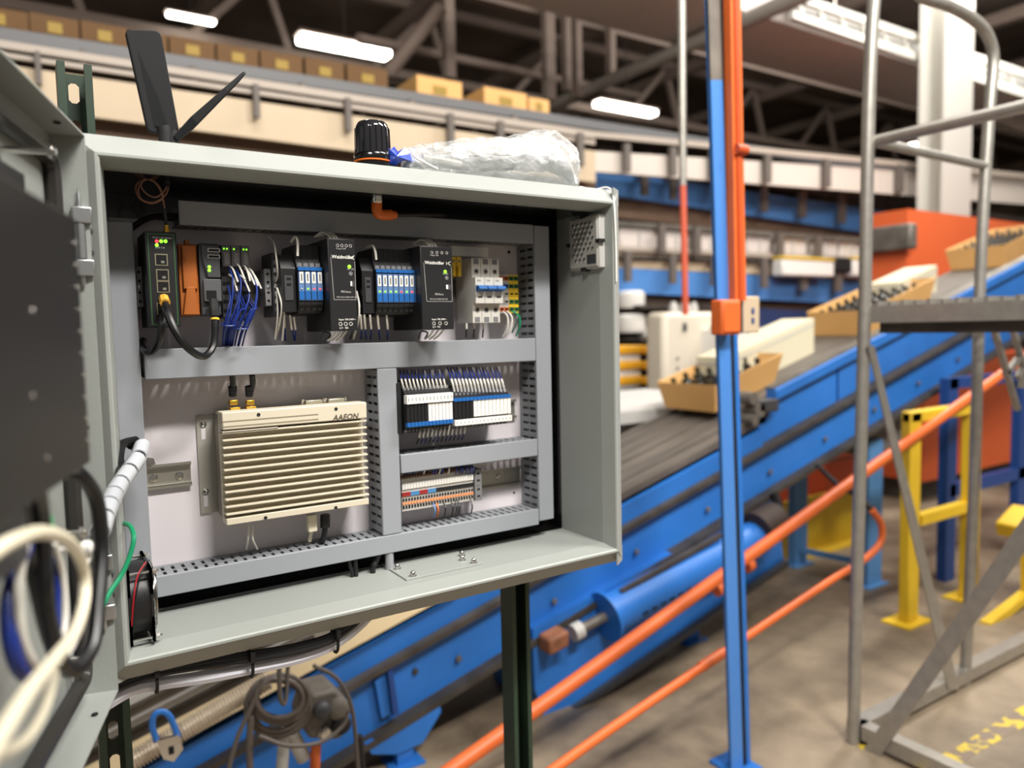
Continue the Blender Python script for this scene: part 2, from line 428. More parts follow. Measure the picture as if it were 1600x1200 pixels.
# ---------------------------------------------------------------- DIN rails
def din(x0, x1, zc, label, h=.035, holes=True, yb=WP):
    t = thing('din_rail', label, 'rail', 'slotted steel mounting rails')
    mb = MB(); mb.box(x0, x1, yb-.0012, yb, zc-h*.37, zc+h*.37)
    for s in (-1, 1):
        mb.box(x0, x1, yb-.0075, yb, zc+s*h*.37-.0006, zc+s*h*.37+.0006)
        mb.box(x0, x1, yb-.0075, yb-.0063, *sorted((zc+s*h*.37, zc+s*h*.5)))
    part('rail', mb, rail_m, t, smooth=False)
    if holes:
        n = int((x1-x0)/.025)
        for i in range(n):
            xc = x0+(i+.5)*(x1-x0)/n
            m2 = MB(); pts = [(xc+sx*.005+.003*math.cos(a), zc+.003*math.sin(a)) for sx, rg in ((1, range(-90, 91, 45)), (-1, range(90, 271, 45))) for a in [math.radians(k) for k in rg]]
            m2.prism(pts, yb-.0018, yb-.0011); part('slot', m2, hole_m if i % 2 else panelw, t, smooth=False)
    settle(t); return t
zd1 = A(250, 447, WP).z
din(xL1+.004, xR0-.01, A(600, 447, .16).z, 'upper steel rail carrying the switch, power supplies and breakers', holes=False)
q = A(262, 743, .168); dl = din(xL1+.002, A(299, 743, .168).x, q.z, 'short bare steel rail on the left behind the spiral wrap', holes=False)
for (x, y) in ((241, 748), (281, 744)):
    p = A(x, y, .165); part('screw', MB().lathe((p.x, WP-.001, p.z), (0, -1, 0), [(.0058, 0), (.0058, .001), (.004, .003), (.0015, .0032), (.001, .0015)], 12), chrome, enc)
p = A(229, 724, .168); part('panel_nut', MB().lathe((p.x+.004, WP, p.z), (0, -1, 0), [(.008, 0), (.008, .0015), (.0055, .0015), (.0055, .006), (.003, .006), (.003, .01)], 6), chrome, enc)
din(xM1+.02, xR0-.01, A(775, 641, .165).z, 'rail behind the two blocks of slim relays', holes=False)
din(xM1+.02, xR0-.002, A(775, 748, .165).z, 'rail behind the orange and grey terminal strip', holes=False)
p = A(781, 745, .165); part('screw', MB().lathe((p.x, WP-.001, p.z), (0, -1, 0), [(.005, 0), (.005, .001), (.0035, .0028), (.0012, .003), (.001, .0015)], 12), chrome, enc)
# ================================================================ DEVICES ON THE PANEL
GC = 'devices clipped on the upper rail'
def fr(x0, y0, x1, y1, w): return frame_rect(x0, y0, x1, y1, w)
def screwhole(root, x, y, z, r=.0022, m=None):
    return part('terminal_screw', MB().lathe((x, y+.0012, z), (0, -1, 0), [(r, 0), (r, .0012), (r*.8, .0014), (r*.6, .0006)], 10), m or lgrey, root)
def led(root, x, y, z, m, r=.0014):
    return part('indicator_light', MB().lathe((x, y+.0005, z), (0, -1, 0), [(r, 0), (r, .0007), (r*.5, .0012)], 8), m, root)
def wire(pts, r, m, parent, name='wire', n=6):
    P = [A(*p) if isinstance(p[0], int) or abs(p[0]) > 3 else Vector(p) for p in pts]
    return part(name, MB().tube(P, r, n), m, parent)

ORD = ['first', 'second', 'third', 'fourth', 'fifth', 'sixth', 'seventh', 'eighth', 'ninth', 'tenth', 'eleventh', 'twelfth', 'thirteenth', 'fourteenth', 'fifteenth']
# ---- network switch
u0, u1, z0, z1 = fr(230, 362, 276, 511, .078)
u1 = A(279, 437, .078).x
t = thing('network_switch', 'tall black network switch with green outlined front and four sockets', 'switch')
yf = .078
part('housing', MB().box(u0, u1, yf, WP-.02, z0, z1), black, t, bevel=.001)
gl = mat('green_print', (60, 120, 60), .5)
mb = MB(); e_ = .003
for (a, b_, c, d) in ((u0+e_, u1-e_, z0+e_, z0+e_+.0006), (u0+e_, u1-e_, z1-e_-.0006, z1-e_), (u0+e_, u0+e_+.0006, z0+e_, z1-e_), (u1-e_-.0006, u1-e_, z0+e_, z1-e_)):
    mb.box(a, b_, yf-.0003, yf, c, d)
part('front_outline', mb, gl, t, smooth=False)
for i, m in enumerate((led_r, led_g, led_g)):
    q = A(245+i*6.8, 377, yf); led(t, q.x, yf-.0002, q.z, m, .0022)
q = A(245, 383, yf); led(t, q.x, yf-.0002, q.z, led_g, .0022)
def socket(px, py, s=.0125):
    q = A(px, py, yf); h = s/2
    f = part('socket', MB().box(q.x-h-.0012, q.x+h+.0012, yf-.0008, yf+.001, q.z-h-.0012, q.z+h+.0012), mat('socket_shield', (205, 195, 165), .3, .8), t, smooth=False)
    part('socket_opening', MB().box(q.x-h, q.x+h, yf-.0011, yf, q.z-h, q.z+h), hole_m, f, smooth=False)
    part('socket_contacts', MB().box(q.x-h*.1, q.x+h*.55, yf-.0014, yf-.0010, q.z-h*.7, q.z-h*.2), mat('socket_inner', (120, 118, 110), .4), f, smooth=False)
for (x, y) in ((252, 406), (254, 430), (255, 448), (255, 482)): socket(x, y)
q = A(261, 357, .085); part('antenna_jack', MB().lathe((q.x, .09, z1), (0, 0, 1), [(.0042, 0), (.0042, .004), (.003, .0045), (.003, .010)], 10), gold, t)
text('front_print', 'PWR LAN WAN', A(238, 372.5, yf-.0003), .0032, lgrey, t)
text('front_print', 'ETH 1-4', A(243, 388, yf-.0003), .003, lgrey, t)

def endclamp(x0, y0, x1, y1, w, label):
    a, b_, c, d = fr(x0, y0, x1, y1, w)
    k = thing('end_clamp', label, 'clamp', None)
    part('body', MB().box(a, b_, w, WP-.004, c, d), greyp, k, bevel=.0008)
    zc = (c+d)/2; h = d-c
    for dz in (-.36, -.14, .14, .36): part('slot', MB().box(a+(b_-a)*.3, b_-(b_-a)*.3, w-.0003, w+.001, zc+dz*h-.0016, zc+dz*h+.0016), hole_m, k, smooth=False)
    part('screw', MB().lathe(((a+b_)/2, w, zc), (0, -1, 0), [(.0026, 0), (.0026, .0006), (.0015, .001)], 10), zinc, k)
    return k
endclamp(213, 416, 223, 480, .125, 'small grey rail end clamp left of the network switch')
endclamp(414, 420, 424, 478, .115, 'small grey rail end clamp left of the first black relay block')

# ---- orange carrier
u0, u1, z0, z1 = fr(281, 381, 311, 493, .10)
t = thing('orange_module', 'plain brownish orange module with a tapered front flap', 'module')
part('housing', MB().box(u0, u1, .104, WP-.006, z0, z1), orangeb, t, bevel=.001)
zm = z0+(z1-z0)*.40
part('upper_front', MB().prism([(u0+.004, z0+.035), (u1-.002, z0+.035), (u1-.002, z1-.002), (u0+.004, z1-.002)], .0995, .104), orangeb, t, bevel=.001)
part('lower_flap', MB().prism([(u0+.002, z0+.001), (u1-.001, z0+.001), (u1-.006, zm), (u0+.008, zm)], .0985, .104), orangeb, t, bevel=.0008)
part('top_tab', MB().box(u0+.010, u1-.008, .108, .118, z1, z1+.006), orangeb, t, bevel=.0005)

# ---- controller head and slim modules
u0, u1, z0, z1 = fr(314, 380, 345, 492, .095)
t = thing('controller', 'charcoal controller head with two slots and green lights beside orange module', 'controller')
part('housing', MB().box(u0, u1, .100, WP-.006, z0, z1), charc, t, bevel=.0012)
zs = z0+(z1-z0)*.42
part('front_upper', MB().prism([(u0+.002, z1-.003), (u1, z1-.003), (u1, z0+.05), (u0+.009, z0+.05), (u0+.007, zs+.02), (u0+.003, zs+.034)], .0945, .100), charc, t, bevel=.0008)
part('front_lower', MB().box(u0+.003, u1, .093, .100, z0+.018, z0+.048), mat('charcoal_light', (84, 85, 88), .5), t, bevel=.001)
for (y) in (391, 401):
    q = A(334, y, .0945); f = part('slot', MB().box(q.x-.008, q.x+.008, .0938, .0948, q.z-.0026, q.z+.0026), chrome, t, smooth=False)
    part('slot_opening', MB().box(q.x-.0066, q.x+.0066, .0935, .094, q.z-.0015, q.z+.0015), hole_m, f, smooth=False)
for y in (417, 422.5):
    q = A(327, y, .0945); led(t, q.x, .0942, q.z, led_g, .0021)
q = A(331, 461, .093); part('socket', MB().box(q.x-.007, q.x+.006, .0925, .094, q.z-.006, q.z+.006), hole_m, t, smooth=False)
xm = [346.5, 362, 377, 391]
for i in range(3):
    a, b_ = A(xm[i], 440, .108).x, A(xm[i+1], 440, .108).x
    z1m = A(368, 383, .108).z; z0m = A(368, 496, .108).z
    k = thing('io_module', ['slim dark grey module next to the controller head', 'middle of the three slim dark grey modules', 'slim dark grey module right of its two twins, with blue wires'][i], 'module', 'three slim grey modules right of the controller')
    part('housing', MB().box(a+.0003, b_-.0003, .112, WP-.006, z0m, z1m), charc, k, bevel=.0008)
    part('head', MB().box(a+.0005, b_-.0005, .104, .112, z1m-.030, z1m-.001), mat('charcoal_mid', (92, 93, 96), .5), k, bevel=.0008)
    for j in range(2): led(k, a+.004+.004*j, .1038, z1m-.006, led_g if not (i == 1 and j) else charc, .0011)
    part('head_label', MB().box(a+.004, b_-.003, .1036, .104, z1m-.027, z1m-.011), greyp, k, smooth=False)
    for r in range(6):
        for c in range(2):
            x = a+(b_-a)*(.3+.4*c); z = z1m-.040-r*.0125
            part('terminal_hole', MB().box(x-.0022, x+.0022, .1112, .1122, z-.0022, z+.0022), hole_m, k, smooth=False)

# ---- relay blocks with blue tags
def coupler(i, n, x, z0, z1, p, leds, grp, first, last):
    k = thing('signal_module', first, 'module', grp)
    part('body', MB().prism([(.088, z0), (.080, z0+.012), (.080, z1-.020), (.092, z1-.001), (.092, z1+.018), (WP-.02, z1+.018), (WP-.006, z1), (WP-.006, z0+.006), (.13, z0-.003)], x+.0002, x+p-.0002, 'yz'), black, k, smooth=False)
    part('blue_strip', MB().box(x+.0002, x+p-.0002, .0785, .083, z1-.019, z1-.014), bluep, k, smooth=False)
    part('front', MB().box(x+.0006, x+p-.0006, .078, .080, z0+.018, z1-.021), mat('pale_blue_front', (96, 128, 176), .4), k, smooth=False)
    part('label', MB().box(x+.0017, x+p-.0016, .0774, .078, z0+.042, z0+.058), whitep, k, smooth=False)
    part('label_print', MB().box(x+p*.42, x+p*.58, .0772, .0774, z0+.045, z0+.055), charc, k, smooth=False)
    led(k, x+p*.5, .0775, z0+.034, leds, .0013)
    part('lower_label', MB().box(x+.0008, x+p-.0008, .0775, .080, z0+.019, z0+.031), bluep, k, smooth=False)
    for dz in (.012, .006): part('terminal_hole', MB().box(x+.0016, x+p-.0016, .0815, .084, z0+dz-.002, z0+dz+.0016), hole_m if dz < .01 else greyp, k, smooth=False)
    part('top_screw', MB().box(x+.0012, x+p-.0012, .0845, .088, z1-.013, z1-.008), greyp, k, smooth=False)
u0, u1, z0, z1 = fr(466, 402, 504, 489, .080)
p_ = (u1-u0)/4; cols = [lgrey, led_g, led_r, led_r]
lab = ['module in the four wide blue tagged block, leftmost, indicator off', 'module in the four wide blue tagged block with the green indicator', 'third module of the four wide blue tagged block, red indicator', 'rightmost module of the four wide blue tagged block, red indicator']
for i in range(4): coupler(i, 4, u0+i*p_, z0, z1, p_, cols[i], 'four blue tagged modules left of the first power supply', lab[i], 0)
x8, x9, z80, z81 = fr(588, 407, 655, 491, .080)
p8 = (x9-x8)/8; cols = [led_g]*4+[led_r, led_g, led_r, led_r]
ordn = ['leftmost', 'second from left', 'third from left', 'fourth from left', 'fifth from left', 'sixth from left', 'seventh from left', 'rightmost']
for i in range(8): coupler(i, 8, x8+i*p8, z80, z81, p8, cols[i], 'eight blue tagged modules between the power supplies', f'{ordn[i]} module of the eight blue tagged ones, '+('green' if cols[i] is led_g else 'red')+' indicator', 0)
# black coupler heads and carriers left of each block
def head(xa, xb, za, zb, label, yf=.088):
    k = thing('block_coupler', label, 'module')
    part('housing', MB().prism([(yf, za+.004), (yf, zb-.02), (yf+.012, zb), (WP-.006, zb), (WP-.006, za)], xa, xb, 'yz'), black, k, smooth=False)
    part('front_rib', MB().box(xa+.004, xb-.004, yf-.0015, yf, za+.02, zb-.03), charc, k, bevel=.0005)
    for dz in (0, .008): part('vent_slot', MB().box(xa+(xb-xa)*.35, xa+(xb-xa)*.65, yf-.002, yf-.001, (za+zb)/2+dz-.0015, (za+zb)/2+dz+.0015), hole_m, k, smooth=False)
head(A(440, 450, .088).x, u0-.001, z0-.002, z1+.004, 'black head at the left of the four blue tagged modules')
head(A(566, 450, .088).x, x8-.001, z80-.002, z81+.004, 'black head at the left of the eight blue tagged modules')
a = A(427, 450, .11).x; b_ = A(437, 450, .11).x
k = thing('slim_terminal_module', 'narrow grey terminal module left of the four wide blue tagged block', 'module')
part('housing', MB().box(a, b_, .112, WP-.006, z0-.004, z1+.008), charc, k, bevel=.0006)
for r in range(7):
    part('terminal_hole', MB().box(a+.002, b_-.003, .1114, .1122, z0+.004+r*.011, z0+.010+r*.011), lgrey if r % 2 else greyp, k, smooth=False)

# ---- power supplies
def psu(xa, ya, xb, yb, label):
    yf = .058
    a, b_, c, d = fr(xa, ya, xb, yb, yf)
    k = thing('power_supply', label, 'power supply', 'black power supplies on the upper rail')
    part('housing', MB().box(a, b_, yf, WP-.008, c, d), black, k, bevel=.0012)
    w_ = b_-a; h = d-c
    mb = MB(); P = [(a+w_*.10, c+h*.80), (a+w_*.10, c+h*.76), (a+w_*.16, c+h*.34), (b_-w_*.04, c+h*.34), (b_-w_*.04, c+h*.76)]
    for i in range(4):
        p, q = (P[0], P[2], P[3], P[4], P[0])[i], (P[2], P[3], P[4], P[0])[i]
        mb.bar((p[0], yf-.0002, p[1]), (q[0], yf-.0002, q[1]), .0005, .0003, up=(0, 0, 1) if abs(p[1]-q[1]) < .001 else (1, 0, 0)) if i < 3 else None
    part('printed_outline', mb, lgrey, k, smooth=False)
    text('maker_name', 'Weidmüller', (a+w_*.13, yf-.0003, c+h*.785), .0068, whitep, k, bold=.00012)
    m2 = MB(); xx, zz = b_-w_*.12, c+h*.80
    m2.bar((xx+.003, yf-.0003, zz+.003), (xx-.002, yf-.0003, zz), .0008, .0003); m2.bar((xx-.002, yf-.0003, zz), (xx+.003, yf-.0003, zz-.003), .0008, .0003); m2.bar((xx-.004, yf-.0003, zz-.0022), (xx-.004, yf-.0003, zz+.0022), .0008, .0003, up=(1, 0, 0))
    part('maker_mark', m2, whitep, k, smooth=False)
    led(k, a+w_*.76, yf-.0002, c+h*.70, led_g, .0026)
    text('front_print', 'DC OK', (a+w_*.68, yf-.0003, c+h*.665), .003, lgrey, k)
    part('trimmer', MB().lathe((a+w_*.80, yf, c+h*.625), (0, -1, 0), [(.003, 0), (.003, .0006), (.002, .0008), (.0016, .0002)], 12), greyp, k)
    part('small_switch', MB().box(a+w_*.76, a+w_*.92, yf-.0006, yf, c+h*.48, c+h*.545), charc, k, smooth=False)
    part('small_switch_lever', MB().box(a+w_*.77, a+w_*.83, yf-.0012, yf-.0004, c+h*.49, c+h*.54), whitep, k, smooth=False)
    text('front_print', 'PROeco', (a+w_*.42, yf-.0003, c+h*.415), .0044, lgrey, k)
    text('front_print', 'PRO ECO 240W 24V 10A', (a+w_*.26, yf-.0003, c+h*.36), .0028, lgrey, k)
    text('front_print', 'Output 24V', (a+w_*.30, yf-.0003, c+h*.885), .003, lgrey, k)
    text('front_print', 'Input 100-240V~', (a+w_*.30, yf-.0003, c+h*.115), .0037, whitep, k)
    text('front_print', 'L/+  N/-', (a+w_*.32, yf-.0003, c+h*.022), .0042, whitep, k)
    for i in range(4): screwhole(k, a+w_*(.36+.155*i), yf-.0005, c+h*.925, .0023, lgrey)
    for i in range(3): screwhole(k, a+w_*(.36+.19*i), yf-.0005, c+h*.075, .0029, lgrey)
    return k
psu(514, 373, 557, 517, 'black power supply with blue tagged modules on both sides, left of its twin')
psu(658, 385, 708, 515, 'black power supply standing beside the white circuit breakers')

# ---- cover plate, yellow clamps, breakers, earth terminals
a, b_, c, d = fr(704, 385, 763, 401, .15)
part('label_plate', MB().box(a, b_, .150, .156, c, d), whitep, enc, bevel=.0008)
for i, xx in enumerate((708, 716.5)):
    q = A(xx, 411, .12)
    k = thing('yellow_clamp', ['yellow marker clamp touching the right hand power supply', 'yellow marker clamp touching the grey side of the circuit breaker'][i], 'clamp', 'two yellow clamps on the upper rail')
    part('body', MB().box(q.x-.0045, q.x+.0045, .118, WP-.02, q.z-.006, q.z+.010), yellowp, k, bevel=.0006)
    part('stem', MB().box(q.x-.0015, q.x+.0035, .118, .13, q.z-.022, q.z-.006), yellowp, k, bevel=.0004)
    part('screw', MB().cyl((q.x, .1174, q.z+.003), (q.x, .119, q.z+.003), .0022, 8), greyp, k)
bx = [738.5, 753, 767.5, 781.5]
zt, zb = A(758, 404, .105).z, A(762, 504, .105).z; hh = zt-zb
bk = thing('circuit_breaker', 'white three pole circuit breaker with blue levers', 'breaker')
bm_ = mat('breaker_white', (206, 203, 196), .45); bg_ = mat('breaker_grey', (168, 166, 160), .5)
for i in range(3):
    a, b_ = A(bx[i], 455, .105).x, A(bx[i+1], 455, .105).x
    P = [(.107, zb), (.107, zb+hh*.30), (.096, zb+hh*.30), (.096, zb+hh*.70), (.107, zb+hh*.70), (.107, zt), (WP-.01, zt), (WP-.01, zb)]
    pl = part('pole', MB().prism(P, a+.0004, b_-.0004, 'yz'), bm_, bk, smooth=False)
    for zz in (zb+hh*.20, zb+hh*.80):
        part('terminal_screw', MB().lathe(((a+b_)/2, .1075, zz), (0, -1, 0), [(.0045, 0), (.0045, .0008), (.0034, .0009), (.003, .0001)], 12), greyp, pl)
        part('screw_slot', MB().box((a+b_)/2-.0022, (a+b_)/2+.0022, .1064, .1070, zz-.0022, zz+.0022), hole_m, pl, smooth=False)
    part('wire_entry', MB().box(a+.004, b_-.004, .1066, .1072, zb+.001, zb+hh*.09), greyp, pl, smooth=False)
    part('wire_entry', MB().box(a+.004, b_-.004, .1066, .1072, zt-hh*.09, zt-.001), greyp, pl, smooth=False)
    part('lever', MB().prism([(.096, zb+hh*.48), (.084, zb+hh*.52), (.086, zb+hh*.56), (.096, zb+hh*.58)], a+.001, b_-.001, 'yz'), bluep, pl, smooth=False)
    part('status_window', MB().box(a+.005, b_-.005, .0955, .0962, zb+hh*.385, zb+hh*.41), charc, pl, smooth=False)
    text('print', 'C16', (a+.0035, .0957, zb+hh*.64), .004, charc, pl)
eg = [782, 789, 796, 803, 811]
a0, b0, zc0, zc1 = fr(781, 429, 812, 489, .128)
for i in range(4):
    a, b_ = a0+(b0-a0)*i/4, a0+(b0-a0)*(i+1)/4
    grn = i >= 2
    k = thing('rail_terminal', ['beige terminal touching the right side of the circuit breaker', 'beige terminal second from the circuit breaker', 'yellow and green earth terminal beside the beige terminals', 'last yellow and green earth terminal before the right duct'][i], 'terminal', 'four small terminals right of the circuit breaker')
    part('body', MB().box(a+.0002, b_-.0002, .132, WP-.004, zc0, zc1), yellowp if grn else lgrey, k, smooth=False)
    for r in range(5):
        z = zc0+(zc1-zc0)*(.1+.2*r)
        part('cap', MB().box(a+.0008, b_-.0008, .1308, .1325, z-.0035, z+.0035), (greenp if r != 2 else yellowp) if grn else (orangep if r in (0, 4) else (bluep if r == 3 else lgrey)), k, smooth=False)
        part('terminal_hole', MB().box(a+.002, b_-.002, .1304, .1309, z-.0016, z+.0016), hole_m, k, smooth=False)
part('panel_hole', MB().cyl((A(795, 394, WP).x, WP-.001, A(795, 394, WP).z), (A(795, 394, WP).x, WP+.001, A(795, 394, WP).z), .003, 10), hole_m, enc)

# ---- finned computer
yf = .098
cT0, cT1 = A(345, 645, yf), A(573, 628, yf); cB0, cB1 = A(357, 823, yf), A(578, 788, yf)
x0, x1 = (cT0.x+cB0.x)/2, (cT1.x+cB1.x)/2; z1 = (cT0.z+cT1.z)/2; z0 = (cB0.z+cB1.z)/2; hh = z1-z0; ww = x1-x0
pc = thing('industrial_computer', 'champagne metal fanless computer with horizontal cooling fins', 'computer')
part('chassis', MB().box(x0+.002, x1-.002, .128, WP-.007, z0+.003, z1-.003), tand, pc, bevel=.003)
part('heatsink_base', MB().box(x0, x1, .118, .128, z0, z1), tan, pc, bevel=.0015)
part('top_plate', MB().box(x0, x1, yf, .118, z1-hh*.155, z1), tan, pc, bevel=.0015)
part('bottom_plate', MB().box(x0, x1, yf+.004, .118, z0, z0+hh*.06), tan, pc, bevel=.001)
for k, zz in enumerate((z1-hh*.08, z1-hh*.125)):
    part('groove', MB().box(x0, x0+ww*.64, yf-.0003, yf+.0015, zz-.0011, zz+.0007), mat('groove_shadow', (140, 130, 110), .6), pc, smooth=False)
nf = 12
for i in range(nf):
    zz = z1-hh*.155-hh*.785*(i+.5)/nf+.0008
    part('fin', MB().box(x0, x1, yf+.002, .119, zz-.0013, zz+.0013), tan, pc, bevel=.0004)
part('fin_plate', MB().box(x0, x0+ww*.36, yf+.002, .119, z1-hh*.185, z1-hh*.165), tan, pc, smooth=False)
for (x, y) in ((404, 648), (525, 639), (416, 810), (526, 794)):
    q = A(x, y, yf); part('screw', MB().lathe((q.x, yf+.0035 if y > 700 else yf, q.z), (0, -1, 0), [(.0026, 0), (.0026, .0006), (.0012, .0002)], 10), blackd, pc)
text('maker_name', 'AAEON', A(520, 657, yf-.0004), .0115, mat('brown_print', (92, 84, 72), .5), pc, shear=.25, bold=.00025)
a, b_, c, d = fr(310, 650, 333, 802, WP-.004)
fm = part('mounting_flange', MB().box(a, x0+.006, WP-.0035, WP-.001, A(320, 802, WP).z, A(320, 648, WP).z), mat('flange_grey', (176, 172, 164), .45, .2), pc, bevel=.0008)
for (x, y) in ((317, 663), (321, 768)):
    q = A(x, y, WP-.0035); part('screw', MB().lathe((q.x, q.y, q.z), (0, -1, 0), [(.0048, 0), (.0046, .0012), (.003, .0025), (.001, .0015)], 12), chrome, fm)
    part('keyhole', MB().box(q.x-.0028, q.x+.0028, q.y-.0004, q.y+.0005, q.z-.022, q.z-.006), panelw, fm, smooth=False)
for x in (490, 525):
    q = A(x, 628, .14)
    part('serial_port', MB().box(q.x-.013, q.x+.013, .136, .146, z1-.004, z1+.005), mat('port_metal', (190, 184, 166), .3, .7), pc, bevel=.0008)
    for s in (-1, 1): part('port_screw', MB().cyl((q.x+s*.0165, .141, z1-.003), (q.x+s*.0165, .141, z1+.007), .0028, 8), chrome, pc)
for x in (366, 391):
    q = A(x, 634, .135); part('network_port', MB().box(q.x-.007, q.x+.007, .128, .145, z1-.004, z1+.003), gold, pc, bevel=.0006)

# ---- slim white relays, two blocks
def slim(x0, y0, x1, y1, n, dark, flip, grp, side):
    a0, b0, c, d = fr(x0, y0, x1, y1, .100); pt = (b0-a0)/n; h = d-c
    for i in range(n):
        a, b_ = a0+i*pt, a0+(i+1)*pt
        k = thing('slim_relay', f'{ORD[i]} relay from the left in the {side} slim relay block, {"black" if i < dark else "white"} front', 'relay', grp+(' with black fronts' if i < dark else ' with white fronts'))
        part('socket', MB().prism([(.118, c), (.104, c+h*.14), (.104, d-h*.14), (.118, d), (WP-.006, d+.006), (WP-.006, c-.006)], a+.0002, b_-.0002, 'yz'), black, k, smooth=False)
        fz = (c+h*.20, c+h*.62) if not flip else (c+h*.32, c+h*.76)
        part('relay_front', MB().box(a+.0005, b_-.0005, .097, .106, *fz), black if i < dark else whitep, k, smooth=False)
        bz = (c+h*.16, c+h*.25) if not flip else (c+h*.76, c+h*.84)
        part('blue_catch', MB().box(a+.0004, b_-.0004, .0955, .106, *bz), bluep, k, smooth=False)
        lz = (c+h*.64, c+h*.82) if not flip else (c+h*.12, c+h*.27)
        part('label', MB().box(a+.0001, b_-.0001, .0945, .106, *lz), whitep, k, smooth=False)
        part('label_print', MB().box((a+b_)/2-.0004, (a+b_)/2+.0004, .0942, .0946, (lz[0]*.7+lz[1]*.3), (lz[0]*.3+lz[1]*.7)), charc, k, smooth=False)
        for zz in (c+h*.06, d-h*.06): part('terminal_hole', MB().box(a+.0014, b_-.0014, .108, .116, zz-.002, zz+.002), greyp, k, smooth=False)
slim(634, 602, 706, 676, 13, 6, False, 'left block of slim relays', 'left')
slim(708, 610, 797, 668, 15, 5, True, 'right block of slim relays', 'right')
q0, q1, q2, q3 = A(624, 640, .1).x, A(633, 640, .1).x, A(630, 676, .1).z, A(630, 602, .1).z
k = thing('relay_end_plate', 'black end plate at the left of the left relay block', 'end plate')
part('plate', MB().box(q0, q1, .112, WP-.006, q2-.004, q3+.004), blackd, k, bevel=.001)

# ---- lower terminal strip
a0, b0, c, d = fr(629, 742, 741, 791, .128); n = 26; pt = (b0-a0)/n; h = d-c
tcol = [mat('terminal_red', (150, 40, 40), .5), mat('terminal_blue', (70, 130, 180), .5)]
for i in range(n):
    a, b_ = a0+i*pt, a0+(i+1)*pt
    g = i//3
    cap = tcol[g % 2] if i < 12 else blackd
    lb = {0: 'red', 1: 'blue'}.get(g % 2) if i < 12 else 'black'
    k = thing('terminal_block', (f'slim grey terminal with {lb} marker, {ORD[i]} from the left end of the terminal strip' if i < 12 else f'slim grey terminal with black slots, {ORD[n-1-i]} from the right end of the terminal strip'), 'terminal', (['leftmost three terminals', 'second three terminals', 'third three terminals', 'fourth three terminals'][g] if i < 12 else 'plain terminals in the right part of the strip'))
    part('body', MB().box(a+.0001, b_-.0001, .132, WP-.004, c, d), mat('terminal_pale', (206, 202, 194), .5), k, smooth=False)
    part('top_marker', MB().box(a+.0003, b_-.0003, .1295, .133, c+h*.68, c+h*.86), whitep, k, smooth=False)
    part('top_cap', MB().box(a+.0012, b_-.0012, .1325, .150, d, d+h*.06), mat('terminal_brown', (170, 130, 104), .5), k, smooth=False)
    part('colour_bar', MB().box(a+.0001, b_-.0001, .1300, .133, c+h*.46, c+h*.58), cap, k, smooth=False)
    for zz in (.07, .30): part('wire_hole', MB().box(a+.0012, b_-.0012, .1306, .1325, c+h*zz, c+h*(zz+.09)), hole_m, k, smooth=False)
    part('orange_release', MB().box(a+.0008, b_-.0008, .1300, .1325, c+h*.20, c+h*.27), mat('pale_orange', (232, 150, 96), .5), k, smooth=False)
endclamp(742, 733, 753, 782, .13, 'grey end clamp right of the terminal strip')

# ---- lens lamp on the right wall
Wx = W+.004-.012
q0 = AU(890, 384, Wx-.010); q1 = AU(936, 378, Wx-.010)
za = AU(914, 338, Wx-.010).z; zb_ = AU(914, 421, Wx-.010).z
k = thing('cabinet_lamp', 'square lamp with dimpled grey lens on the inner right wall of the cabinet', 'lamp')
y0_, y1_ = sorted((q0.y, q1.y)); y0_ = max(y0_, .012)
part('housing', MB().box(Wx-.010, Wx+.004, y0_, y1_, zb_, za), lgrey, k, bevel=.002)
part('lens', MB().box(Wx-.0125, Wx-.0095, y0_+.003, y1_-.003, zb_+.003, za-.003), mat('lens_plastic', (176, 174, 168), .2, coat=.4), k, bevel=.001)
for r in range(8):
    for c in range(5):
        yy = y0_+.014+(y1_-y0_-.028)*(c+(.5 if r % 2 else 0))/4.6; zz = zb_+.016+(za-zb_-.03)*r/7
        if r < 2 and c < 2: continue
        part('lens_dimple', MB().lathe((Wx-.0123, yy, zz), (-1, 0, 0), [(.0042, 0), (.003, .0012), (.001, .0018)], 8), chrome, k)
part('label', MB().box(Wx-.0129, Wx-.0124, y0_+.006, y0_+.03, zb_+.008, zb_+.024), charc, k, smooth=False)
for (yy, zz) in (((y0_+y1_)/2, za), ((y0_+y1_)/2, zb_), (y0_, (za+zb_)/2), (y1_, (za+zb_)/2)):
    part('clip', MB().box(Wx-.014, Wx-.001, yy-.005, yy+.005, zz-.003, zz+.003), blackd, k, smooth=False)

